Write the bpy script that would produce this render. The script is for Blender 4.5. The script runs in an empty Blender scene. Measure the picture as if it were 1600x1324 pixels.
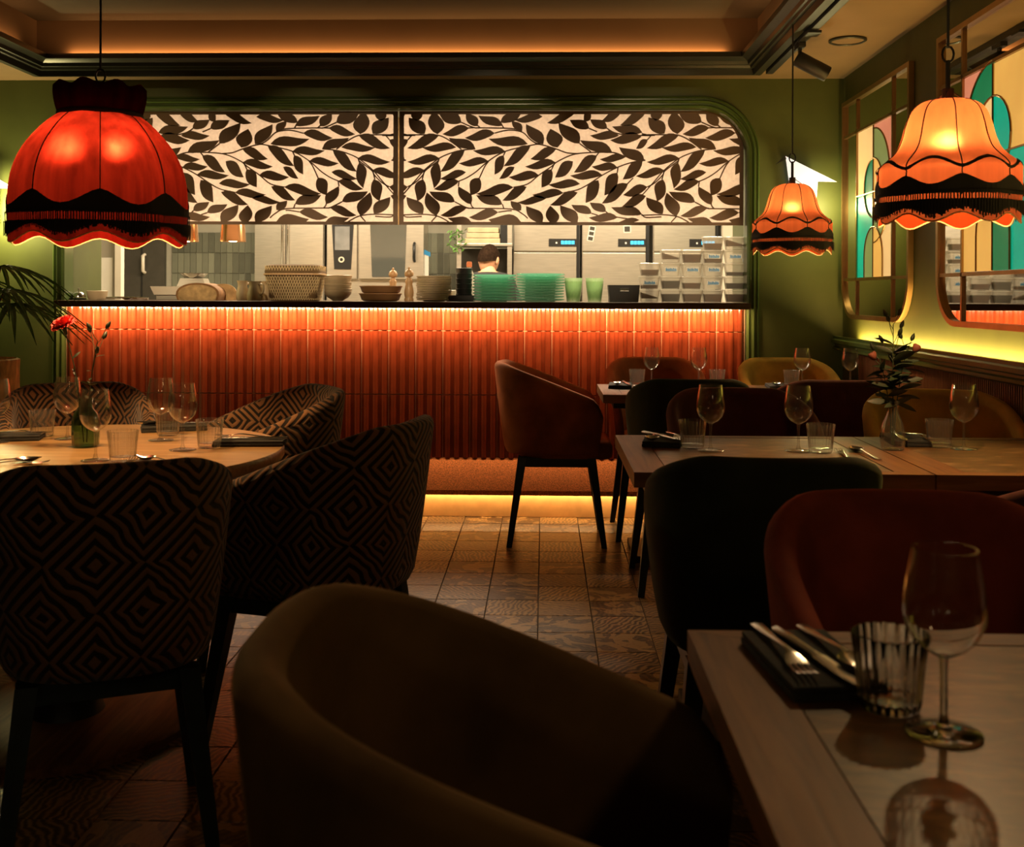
import bpy, bmesh, math, random
from mathutils import Vector, Matrix, Euler
random.seed(7)
PI = math.pi
R = math.radians
S = bpy.context.scene
COL = S.collection

# ------------------------------------------------------------------ camera, world, exposure
F_PX, CAM_H, YAW, ROLL, HORIZON = 1680.0, 1.2, R(1.7), .004, 459.8
_f = Vector((-math.sin(YAW), math.cos(YAW), 0)); _r0 = Vector((math.cos(YAW), math.sin(YAW), 0)); _u0 = Vector((0, 0, 1))
_r = _r0*math.cos(ROLL) + _u0*math.sin(ROLL); _u = _u0*math.cos(ROLL) - _r0*math.sin(ROLL)
cam = bpy.data.cameras.new('camera'); co = bpy.data.objects.new('camera', cam); COL.objects.link(co)
co.matrix_world = Matrix((( _r.x, _u.x, -_f.x, 0), (_r.y, _u.y, -_f.y, 0), (_r.z, _u.z, -_f.z, CAM_H), (0, 0, 0, 1)))
cam.sensor_width = 36; cam.lens = 36*F_PX/1600; cam.shift_y = -(662-HORIZON)/1600
cam.clip_start = .02
cam.dof.use_dof = True; cam.dof.focus_distance = 4.2; cam.dof.aperture_fstop = 7.0
S.camera = co
w = bpy.data.worlds.new('world'); S.world = w; w.use_nodes = True
w.node_tree.nodes['Background'].inputs[0].default_value = (1, .75, .5, 1)
w.node_tree.nodes['Background'].inputs[1].default_value = .004
S.view_settings.view_transform = 'Standard'; S.view_settings.look = 'None'
S.view_settings.gamma = 1; S.view_settings.use_curve_mapping = False
S.view_settings.exposure = 0.0
S.cycles.max_bounces = 10; S.cycles.transparent_max_bounces = 24
S.cycles.caustics_reflective = False; S.cycles.caustics_refractive = True; S.cycles.blur_glossy = .5
S.cycles.sample_clamp_indirect = 3.0

def light(name, kind, loc, power, color, rot=(0, 0, 0), **k):
    l = bpy.data.lights.new(name, kind); l.energy = power; l.color = color
    for a, v in k.items(): setattr(l, a, v)
    o = bpy.data.objects.new(name, l); o.location = loc; o.rotation_euler = rot; COL.objects.link(o)
    return o
def area(name, loc, sx, sy, power, color, rot=(0, 0, 0), spread=PI):
    return light(name, 'AREA', loc, power, color, rot, shape='RECTANGLE', size=sx, size_y=sy, spread=spread)
WARM = (1, .60, .26); AMBER = (1, .42, .12); YEL = (1, .62, .17); KIT = (1, .79, .52)
# counter strip, toe strip, cove strips, ledge strip
area('counter_strip', (-.78, 5.802, 1.119), 3.66, .006, 42.0, (1, .56, .27), (R(60), 0, 0), R(140))
area('toe_strip', (-.78, 5.765, .15), 3.6, .012, 13.0, (1, .66, .30), (R(8), 0, 0))
area('cove_strip', (-.8, 5.682, 2.468), 3.5, .02, 8, AMBER, (R(160), 0, 0))
area('cove_strip', (-2.708, 2.7, 2.468), .02, 5.6, 8, AMBER, (0, R(200), 0))
area('cove_strip', (1.10, 2.7, 2.468), .02, 5.6, 8, AMBER, (0, R(160), 0))
area('ledge_strip', (1.598, 3.4, .966), .02, 4.4, 38.0, YEL, (0, R(172), 0))
# kitchen ceiling lamps
for i, x in enumerate((-2.1, -.6, .9)):
    area('kitchen_lamp', (x, 7.25, 2.50), 1.0, .5, 80, KIT)
# added unseen fill lights around the camera; added unseen spots that brighten the pass
light('added_fill', 'POINT', (1.0, .45, 1.85), 4, WARM, shadow_soft_size=.08)
for x in (-1.3, 1.0): light('added_fill', 'POINT', (x, -1.6, 1.85), 6, (1, .70, .40), shadow_soft_size=.1)
for x in (-2.2, -1.25, -.3, .65):
    d = Vector((x, 5.98, 1.80)) - Vector((x*.8, 3.3, 2.56))
    light('added_pass_spot', 'SPOT', (x*.8, 3.3, 2.56), 48, (1, .74, .42), d.to_track_quat('-Z', 'Y').to_euler(), spot_size=R(25), spot_blend=.5, shadow_soft_size=.03)

def aimed_spot(loc, aim, power, cone, blend=.5, size=.02):
    d = Vector(aim)-Vector(loc)
    return light('aimed_spot', 'SPOT', loc, power, (1, .66, .30), d.to_track_quat('-Z', 'Y').to_euler(), spot_size=R(cone), spot_blend=blend, shadow_soft_size=size)
near_spot = aimed_spot((1.165, 3.1, 2.30), (.50, 1.02, .76), 38, 24)
aimed_spot((-.85, 2.3, 2.55), (-.25, 1.05, .85), 18, 26, .8)  # added unseen spot that lights the foreground chair's rim; no track here
for k in range(7):  # more unseen spots, added to brighten the things standing on the pass
    x = -2.45+k*.55
    d = Vector((x, 6.0, 1.40)) - Vector((x*.85-.1, 3.3, 2.56))
    light('added_counter_spot', 'SPOT', (x*.85-.1, 3.3, 2.56), 210, (1, .76, .46), d.to_track_quat('-Z', 'Y').to_euler(), spot_size=R(13.5), spot_blend=.75, shadow_soft_size=.02)

# ------------------------------------------------------------------ materials
def new_mat(name):
    m = bpy.data.materials.new(name); m.use_nodes = True; nt = m.node_tree
    return m, nt, nt.nodes['Principled BSDF'], nt.nodes['Material Output']
def N(nt, t, **k):
    n = nt.nodes.new(t)
    for a, v in k.items(): setattr(n, a, v)
    return n
def ramp(nt, stops):
    n = nt.nodes.new('ShaderNodeValToRGB'); e = n.color_ramp.elements
    e[0].position = stops[0][0]; e[0].color = (*stops[0][1], 1)
    e[1].position = stops[-1][0]; e[1].color = (*stops[-1][1], 1)
    for p, c in stops[1:-1]:
        q = e.new(p); q.color = (*c, 1)
    return n
def mathn(nt, op, a, b=None, c=None):
    n = nt.nodes.new('ShaderNodeMath'); n.operation = op
    for i, v in enumerate((a, b, c)):
        if v is None: continue
        if isinstance(v, (int, float)): n.inputs[i].default_value = v
        else: nt.links.new(v, n.inputs[i])
    return n.outputs[0]
def plain(name, col, rough=.5, metal=0, noise=.15, scale=12, bump=0, sheen=0, coat=0, stretch=None, spec=.5, glow=0):
    m, nt, b, out = new_mat(name)
    tc = N(nt, 'ShaderNodeTexCoord'); mp = N(nt, 'ShaderNodeMapping')
    nt.links.new(tc.outputs['Object'], mp.inputs[0])
    if stretch: mp.inputs['Scale'].default_value = stretch
    nz = N(nt, 'ShaderNodeTexNoise'); nz.inputs['Scale'].default_value = scale; nz.inputs['Detail'].default_value = 4
    nt.links.new(mp.outputs[0], nz.inputs[0])
    r = ramp(nt, [(.3, tuple(c*(1-noise) for c in col)), (.7, tuple(min(1, c*(1+noise)) for c in col))])
    nt.links.new(nz.outputs[0], r.inputs[0]); nt.links.new(r.outputs[0], b.inputs['Base Color'])
    b.inputs['Roughness'].default_value = rough; b.inputs['Metallic'].default_value = metal
    b.inputs['Specular IOR Level'].default_value = spec
    if sheen:
        b.inputs['Sheen Weight'].default_value = sheen; b.inputs['Sheen Roughness'].default_value = .4
        b.inputs['Sheen Tint'].default_value = (*[min(1, c*2.5) for c in col], 1)
    if coat: b.inputs['Coat Weight'].default_value = coat
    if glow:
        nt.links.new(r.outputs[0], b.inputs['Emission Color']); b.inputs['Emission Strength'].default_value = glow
    if bump:
        bp = N(nt, 'ShaderNodeBump'); bp.inputs['Strength'].default_value = bump; bp.inputs['Distance'].default_value = .004
        nt.links.new(nz.outputs[0], bp.inputs['Height']); nt.links.new(bp.outputs[0], b.inputs['Normal'])
    return m
def emit(name, col, s):
    m, nt, b, out = new_mat(name)
    b.inputs['Base Color'].default_value = (*col, 1)
    b.inputs['Emission Color'].default_value = (*col, 1); b.inputs['Emission Strength'].default_value = s
    return m
def glass(name, tint=(.97, .97, .97), ior=1.45, rough=.02, gain=1.0, body=0, bodycol=(.8, .8, .8)):
    m, nt, b, out = new_mat(name)
    tr = N(nt, 'ShaderNodeBsdfTransparent'); tr.inputs[0].default_value = (*tint, 1)
    gl = N(nt, 'ShaderNodeBsdfGlossy'); gl.inputs['Roughness'].default_value = rough
    lw = N(nt, 'ShaderNodeLayerWeight'); lw.inputs['Blend'].default_value = .5
    mx = N(nt, 'ShaderNodeMixShader')
    f = mathn(nt, 'MINIMUM', mathn(nt, 'ADD', .028, mathn(nt, 'MULTIPLY', mathn(nt, 'POWER', lw.outputs['Facing'], 2.2), .70*gain)), .9)
    nt.links.new(f, mx.inputs[0]); nt.links.new(tr.outputs[0], mx.inputs[1]); nt.links.new(gl.outputs[0], mx.inputs[2])
    last = mx
    if body:
        df = N(nt, 'ShaderNodeBsdfTranslucent'); df.inputs[0].default_value = (*bodycol, 1)
        d2 = N(nt, 'ShaderNodeBsdfDiffuse'); d2.inputs[0].default_value = (*bodycol, 1)
        ad = N(nt, 'ShaderNodeMixShader'); ad.inputs[0].default_value = .5
        nt.links.new(df.outputs[0], ad.inputs[1]); nt.links.new(d2.outputs[0], ad.inputs[2])
        m2 = N(nt, 'ShaderNodeMixShader'); m2.inputs[0].default_value = body
        nt.links.new(mx.outputs[0], m2.inputs[1]); nt.links.new(ad.outputs[0], m2.inputs[2]); last = m2
    nt.links.new(last.outputs[0], out.inputs[0]); nt.nodes.remove(b)
    return m
def cloth_lit(name, dcol, tcol, mix=.5, streak=0, sx=30, direct=0):
    """woven cloth that lets light through: diffuse front, translucent back"""
    m, nt, b, out = new_mat(name)
    tc = N(nt, 'ShaderNodeTexCoord'); mp = N(nt, 'ShaderNodeMapping'); mp.inputs['Scale'].default_value = (sx, sx, 2 if streak else sx)
    nt.links.new(tc.outputs['Object'], mp.inputs[0])
    nz = N(nt, 'ShaderNodeTexNoise'); nz.inputs['Scale'].default_value = 2.0; nz.inputs['Detail'].default_value = 3
    nt.links.new(mp.outputs[0], nz.inputs[0])
    outs = []
    for c in (dcol, tcol):
        k = streak if streak else .08
        r = ramp(nt, [(.3, tuple(v*(1-k) for v in c)), (.7, tuple(min(1, v*(1+k)) for v in c))])
        nt.links.new(nz.outputs[0], r.inputs[0]); outs.append(r.outputs[0])
    d = N(nt, 'ShaderNodeBsdfDiffuse'); t = N(nt, 'ShaderNodeBsdfTranslucent'); mx = N(nt, 'ShaderNodeMixShader'); mx.inputs[0].default_value = mix
    nt.links.new(outs[0], d.inputs[0]); nt.links.new(outs[1], t.inputs[0])
    nt.links.new(d.outputs[0], mx.inputs[1]); nt.links.new(t.outputs[0], mx.inputs[2])
    if direct:
        rf = N(nt, 'ShaderNodeBsdfRefraction'); rf.inputs['Roughness'].default_value = .82; rf.inputs['IOR'].default_value = 1.25
        nt.links.new(outs[1], rf.inputs[0]); m2 = N(nt, 'ShaderNodeMixShader'); m2.inputs[0].default_value = direct
        nt.links.new(mx.outputs[0], m2.inputs[1]); nt.links.new(rf.outputs[0], m2.inputs[2]); mx = m2
    nt.links.new(mx.outputs[0], out.inputs[0])
    nt.nodes.remove(b)
    return m
def velvet(name, col):
    return plain(name, col, rough=.85, noise=.3, scale=9, sheen=.55, bump=.15, spec=.2)

def floor_tile_mat():
    m, nt, b, out = new_mat('printed_floor_tile')
    tc = N(nt, 'ShaderNodeTexCoord'); oi = N(nt, 'ShaderNodeObjectInfo')
    rnd = oi.outputs['Random']
    mp = N(nt, 'ShaderNodeMapping'); nt.links.new(tc.outputs['Object'], mp.inputs[0])
    cx = N(nt, 'ShaderNodeCombineXYZ')
    nt.links.new(mathn(nt, 'MULTIPLY', rnd, 37.0), cx.inputs[0]); nt.links.new(mathn(nt, 'MULTIPLY', rnd, 91.0), cx.inputs[1])
    nt.links.new(cx.outputs[0], mp.inputs['Location'])
    cr = N(nt, 'ShaderNodeCombineXYZ'); nt.links.new(mathn(nt, 'MULTIPLY', rnd, 40.0), cr.inputs[2]); nt.links.new(cr.outputs[0], mp.inputs['Rotation'])
    wv = N(nt, 'ShaderNodeTexWave'); wv.inputs['Scale'].default_value = 16; wv.inputs['Distortion'].default_value = 9; wv.inputs['Detail'].default_value = 2.2
    wv.inputs['Detail Scale'].default_value = 1.1
    nt.links.new(mp.outputs[0], wv.inputs[0])
    n1 = N(nt, 'ShaderNodeTexNoise'); n1.inputs['Scale'].default_value = 9; n1.inputs['Detail'].default_value = 1.5; n1.inputs['Distortion'].default_value = 1.6
    nt.links.new(mp.outputs[0], n1.inputs[0])
    n2 = N(nt, 'ShaderNodeTexNoise'); n2.inputs['Scale'].default_value = 60; n2.inputs['Detail'].default_value = 5
    nt.links.new(mp.outputs[0], n2.inputs[0])
    th = mathn(nt, 'GREATER_THAN', n1.outputs[0], .53)
    fine = mathn(nt, 'MULTIPLY', wv.outputs['Fac'], .75)
    big = mathn(nt, 'MULTIPLY', th, .9)
    sel = mathn(nt, 'FRACT', mathn(nt, 'MULTIPLY', rnd, 13.7))
    k = mathn(nt, 'GREATER_THAN', sel, .5)
    v = mathn(nt, 'ADD', mathn(nt, 'MULTIPLY', fine, mathn(nt, 'SUBTRACT', 1.0, mathn(nt, 'MULTIPLY', k, .6))), mathn(nt, 'MULTIPLY', big, mathn(nt, 'MULTIPLY', k, .6)))
    v = mathn(nt, 'ADD', v, mathn(nt, 'MULTIPLY', mathn(nt, 'SUBTRACT', n2.outputs[0], .5), .5))
    v = mathn(nt, 'ADD', v, mathn(nt, 'MULTIPLY', mathn(nt, 'SUBTRACT', mathn(nt, 'FRACT', mathn(nt, 'MULTIPLY', rnd, 7.3)), .5), .35))
    r = ramp(nt, [(.08, (.055, .027, .009)), (.38, (.14, .074, .023)), (.72, (.32, .18, .06))])
    nt.links.new(v, r.inputs[0]); nt.links.new(r.outputs[0], b.inputs['Base Color'])
    rr = N(nt, 'ShaderNodeMapRange'); rr.inputs[3].default_value = .42; rr.inputs[4].default_value = .24
    nt.links.new(n2.outputs[0], rr.inputs[0]); nt.links.new(rr.outputs[0], b.inputs['Roughness'])
    bp = N(nt, 'ShaderNodeBump'); bp.inputs['Strength'].default_value = .15; bp.inputs['Distance'].default_value = .002
    nt.links.new(v, bp.inputs['Height']); nt.links.new(bp.outputs[0], b.inputs['Normal'])
    return m

def pattern_fabric():
    """jacquard: nested lozenges, cut pile dark between tan ribs, on the shell's own UV (metres)"""
    m, nt, b, out = new_mat('lozenge_jacquard')
    uv = N(nt, 'ShaderNodeUVMap'); uv.uv_map = 'UVMap'
    nz = N(nt, 'ShaderNodeTexNoise'); nz.inputs['Scale'].default_value = 9
    nt.links.new(uv.outputs[0], nz.inputs[0])
    sp = N(nt, 'ShaderNodeSeparateXYZ'); nt.links.new(uv.outputs[0], sp.inputs[0])
    wob = mathn(nt, 'MULTIPLY', mathn(nt, 'SUBTRACT', nz.outputs[0], .5), .22)
    def tri(x, s):
        a = mathn(nt, 'ADD', mathn(nt, 'MULTIPLY', x, s), wob)
        return mathn(nt, 'ABSOLUTE', mathn(nt, 'SUBTRACT', mathn(nt, 'FRACT', a), .5))
    d = mathn(nt, 'ADD', tri(sp.outputs[0], 5.2), tri(sp.outputs[1], 5.2))
    s = mathn(nt, 'SINE', mathn(nt, 'MULTIPLY', d, 44.0))
    r = ramp(nt, [(.35, (.012, .009, .006)), (.6, (.20, .10, .042))])
    v = mathn(nt, 'ADD', mathn(nt, 'MULTIPLY', s, .5), .5)
    nt.links.new(v, r.inputs[0]); nt.links.new(r.outputs[0], b.inputs['Base Color'])
    b.inputs['Roughness'].default_value = .85; b.inputs['Specular IOR Level'].default_value = .2
    b.inputs['Sheen Weight'].default_value = .2
    bp = N(nt, 'ShaderNodeBump'); bp.inputs['Strength'].default_value = .6; bp.inputs['Distance'].default_value = .004
    nt.links.new(v, bp.inputs['Height']); nt.links.new(bp.outputs[0], b.inputs['Normal'])
    return m
def wood(name, c1, c2, rough=.45, scale=(1.5, 26, 26), coat=0):
    m, nt, b, out = new_mat(name)
    tc = N(nt, 'ShaderNodeTexCoord'); mp = N(nt, 'ShaderNodeMapping'); mp.inputs['Scale'].default_value = scale
    nt.links.new(tc.outputs['Object'], mp.inputs[0])
    nz = N(nt, 'ShaderNodeTexNoise'); nz.inputs['Scale'].default_value = 2.2; nz.inputs['Detail'].default_value = 6; nz.inputs['Distortion'].default_value = .6
    nt.links.new(mp.outputs[0], nz.inputs[0])
    r = ramp(nt, [(.3, c1), (.7, c2)]); nt.links.new(nz.outputs[0], r.inputs[0]); nt.links.new(r.outputs[0], b.inputs['Base Color'])
    b.inputs['Roughness'].default_value = rough; b.inputs['Coat Weight'].default_value = coat; b.inputs['Specular IOR Level'].default_value = .3
    bp = N(nt, 'ShaderNodeBump'); bp.inputs['Strength'].default_value = .2; bp.inputs['Distance'].default_value = .002
    nt.links.new(nz.outputs[0], bp.inputs['Height']); nt.links.new(bp.outputs[0], b.inputs['Normal'])
    return m
def worn_top(name):
    m, nt, b, out = new_mat(name)
    tc = N(nt, 'ShaderNodeTexCoord')
    n1 = N(nt, 'ShaderNodeTexNoise'); n1.inputs['Scale'].default_value = 7; n1.inputs['Detail'].default_value = 5; n1.inputs['Distortion'].default_value = 2.2
    mp = N(nt, 'ShaderNodeMapping'); mp.inputs['Scale'].default_value = (1, 2.6, 1)
    nt.links.new(tc.outputs['Object'], mp.inputs[0]); nt.links.new(mp.outputs[0], n1.inputs[0])
    r = ramp(nt, [(.35, (.085, .043, .014)), (.56, (.15, .078, .026)), (.68, (.30, .17, .062))])
    nt.links.new(n1.outputs[0], r.inputs[0]); nt.links.new(r.outputs[0], b.inputs['Base Color'])
    b.inputs['Roughness'].default_value = .36; b.inputs['Specular IOR Level'].default_value = .35
    return m

M = dict(
    green=plain('green_wall_paint', (.080, .096, .021), .6, noise=.1, scale=6, bump=.05),
    green_gloss=plain('green_gloss_paint', (.075, .115, .03), .28, noise=.08),
    ceil=plain('ceiling_paint', (.23, .145, .070), .8, noise=.08, scale=4),
    tray=plain('tray_paint', (.15, .10, .06), .85, noise=.06, scale=4),
    traytop=plain('tray_top_paint', (.05, .042, .03), .85, noise=.06, scale=4),
    cornice=plain('cornice_dark_paint', (.022, .024, .016), .35, noise=.1),
    grout=plain('grout', (.07, .045, .022), .9),
    tile_grout=plain('pale_grout', (.55, .40, .25), .8),
    floor_tile=floor_tile_mat(),
    rib_tile=plain('terracotta_glaze', (.18, .034, .012), .16, noise=.3, scale=7, coat=.6),
    ramp=plain('cork_rust', (.66, .235, .06), .75, noise=.5, scale=160, bump=.4),
    kick=plain('kick_board', (.55, .30, .10), .55, noise=.1, scale=20),
    worktop=wood('dark_worktop', (.035, .015, .008), (.10, .05, .025), .3),
    walnut=wood('table_wood', (.12, .047, .014), (.25, .108, .033), .45, (22, 1.6, 22)),
    walnut_x=wood('table_wood_across', (.12, .047, .014), (.25, .108, .033), .45, (1.6, 22, 22)),
    oak_top=wood('round_top_wood', (.19, .105, .038), (.38, .225, .09), .36, (1.6, 20, 20)),
    worn=worn_top('worn_laminate'),
    black_metal=plain('black_metal', (.012, .012, .011), .45, noise=.1),
    leg=plain('dark_stained_leg', (.018, .03, .032), .38, noise=.3, scale=(30)),
    pat=pattern_fabric(),
    v_red=velvet('wine_red_velvet', (.20, .036, .018)),
    v_darkred=velvet('dark_wine_velvet', (.075, .020, .013)),
    v_green=velvet('forest_green_velvet', (.022, .026, .010)),
    v_ochre=velvet('ochre_velvet', (.46, .26, .055)),
    v_rust=velvet('rust_velvet', (.30, .095, .034)),
    v_olive=velvet('olive_brown_velvet', (.12, .068, .022)),
    glass=glass('clear_glass', gain=1.3, body=.004, bodycol=(.9, .88, .85)),
    glass_thick=glass('thick_glass', (.93, .93, .92), gain=1.5, body=.03, bodycol=(.9, .88, .85)),
    glass_rib=glass('ribbed_glass', (.95, .95, .94), gain=1.5, body=.025, bodycol=(.9, .88, .85)),
    glass_vase=glass('green_bottle_glass', (.55, .68, .52), gain=1.3),
    gplate=glass('green_pressed_glass', (.70, .93, .84), gain=1.2, body=.30, bodycol=(.34, .78, .60)),
    gtumb=glass('pale_green_glass', (.9, .96, .86), gain=1.4, body=.35, bodycol=(.62, .80, .52)),
    water=glass('water', (.985, .985, .98), 1.33),
    steel=plain('polished_steel', (.75, .72, .68), .18, 1, noise=.03),
    brushed=plain('brushed_steel', (.62, .58, .50), .34, .85, noise=.08, scale=8, stretch=(1, 1, 14)),
    brass=plain('bronze_frame', (.42, .26, .11), .32, .9, noise=.12),
    napkin=plain('charcoal_napkin', (.018, .018, .015), .9, noise=.3, scale=60, bump=.3),
    fr_black=plain('black_braid', (.010, .008, .006), .8),
    shade_red=cloth_lit('crimson_pleated_silk', (.16, .006, .004), (.022, .0015, .0008), .6, .30, 22, .34),
    shade_org=cloth_lit('orange_silk', (.34, .05, .012), (.072, .0195, .0075), .65, .12, 25, .18),
    lining=cloth_lit('shade_lining', (.30, .10, .03), (.12, .035, .01), .6),
    bulb=emit('lit_bulb', (1, .62, .28), 14),
    blind=cloth_lit('cream_screen_cloth', (.80, .70, .60), (.90, .80, .74), .72),
    leaf_brown=plain('cut_leaf_brown', (.115, .055, .018), .55, noise=.12),
    mirror=plain('mirror_glass', (.80, .80, .76), .02, 1, noise=0),
    white=plain('white_porcelain', (.72, .66, .55), .3, noise=.03),
    cream=plain('cream_stoneware', (.55, .42, .26), .45, noise=.12, scale=14),
    terracotta=plain('terracotta_dish', (.42, .22, .10), .45, noise=.12),
    pale_wood=plain('turned_beech', (.55, .34, .17), .4, noise=.15, stretch=(10, 10, 1)),
    wicker_in=plain('basket_inside', (.16, .095, .04), .9),
    wicker=plain('woven_cane', (.66, .50, .27), .7, noise=.2, scale=40, bump=.5),
    black_pl=plain('black_plastic', (.012, .012, .012), .4),
    bread=plain('bread_crumb', (.50, .32, .15), .9, noise=.3, scale=30, bump=.5),
    crust=plain('bread_crust', (.26, .12, .04), .8, noise=.35, scale=18, bump=.4),
    tub=glass('clear_tub_plastic', (.96, .95, .92), gain=1.3, body=.38, bodycol=(.85, .80, .70)),
    tub_label=plain('white_label', (.85, .83, .78), .7, noise=.02),
    blue_ink=plain('blue_ink', (.02, .28, .62), .6),
    spice=plain('brown_spice', (.13, .05, .02), .95, noise=.5, scale=60, bump=.5),
    darkspice=plain('dark_beans', (.03, .016, .01), .8, noise=.5, scale=70, bump=.6),
    ktile=None,
    kwall=plain('kitchen_wall', (.42, .40, .32), .6, noise=.06),
    kdark=plain('dark_door', (.05, .045, .035), .4),
    oven_glass=plain('oven_glass', (.20, .21, .19), .06, .6, noise=.02),
    screen=plain('grey_screen', (.20, .20, .19), .2, glow=.25),
    cyan=emit('cyan_display', (.03, .45, .85), 1.6),
    skin=plain('skin', (.55, .29, .17), .55, noise=.06),
    hair=plain('dark_hair', (.018, .010, .006), .95, noise=.4, scale=60, bump=.4, spec=.05),
    shirt=plain('black_shirt', (.015, .015, .016), .85, noise=.2),
    leafgreen=plain('plant_leaf', (.10, .24, .045), .45, noise=.3, scale=20),
    darkleaf=plain('dark_leaf', (.02, .034, .012), .5, noise=.3, scale=20),
    petal=plain('pink_petal', (.62, .06, .05), .7, noise=.25, scale=40),
    bud=plain('rose_bud', (.20, .055, .03), .7, noise=.3, scale=40),
    stemg=plain('stem_green', (.03, .045, .014), .6),
    bark=plain('bark_planter', (.62, .36, .15), .85, noise=.4, scale=14, bump=.6, stretch=(3, 3, 1)),
    bird=emit('white_lit_paper', (.80, .80, .88), .75),
    reed=wood('reeded_oak', (.16, .07, .03), (.26, .12, .052), .45, (20, 20, 1.4)),
    paper=plain('white_paper', (.85, .82, .74), .8, noise=.03),
    copper=plain('copper', (.80, .42, .20), .25, 1, noise=.05),
    teal=plain('teal_glass', (.002, .36, .21), .35, noise=.10, scale=5, spec=.3, glow=.85),  # coloured panes emit on their own, standing in for light falling on them
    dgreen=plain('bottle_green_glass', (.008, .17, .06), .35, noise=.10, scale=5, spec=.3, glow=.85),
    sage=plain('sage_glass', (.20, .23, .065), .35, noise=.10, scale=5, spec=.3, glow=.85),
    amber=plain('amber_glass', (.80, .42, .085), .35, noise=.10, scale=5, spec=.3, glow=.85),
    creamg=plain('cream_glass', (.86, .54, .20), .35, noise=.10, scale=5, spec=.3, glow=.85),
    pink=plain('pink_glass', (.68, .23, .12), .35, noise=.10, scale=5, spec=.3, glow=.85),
    oran=plain('orange_cap', (.75, .22, .08), .5),
)
def ktile_mat():
    m, nt, b, out = new_mat('sage_kitchen_tile')
    oi = N(nt, 'ShaderNodeObjectInfo'); tc = N(nt, 'ShaderNodeTexCoord')
    nz = N(nt, 'ShaderNodeTexNoise'); nz.inputs['Scale'].default_value = 18; nt.links.new(tc.outputs['Object'], nz.inputs[0])
    v = mathn(nt, 'ADD', mathn(nt, 'MULTIPLY', oi.outputs['Random'], .8), mathn(nt, 'MULTIPLY', nz.outputs[0], .25))
    r = ramp(nt, [(.1, (.10, .105, .08)), (1, (.26, .27, .20))]); nt.links.new(v, r.inputs[0]); nt.links.new(r.outputs[0], b.inputs['Base Color'])
    b.inputs['Roughness'].default_value = .3
    return m
M['ktile'] = ktile_mat()

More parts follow.
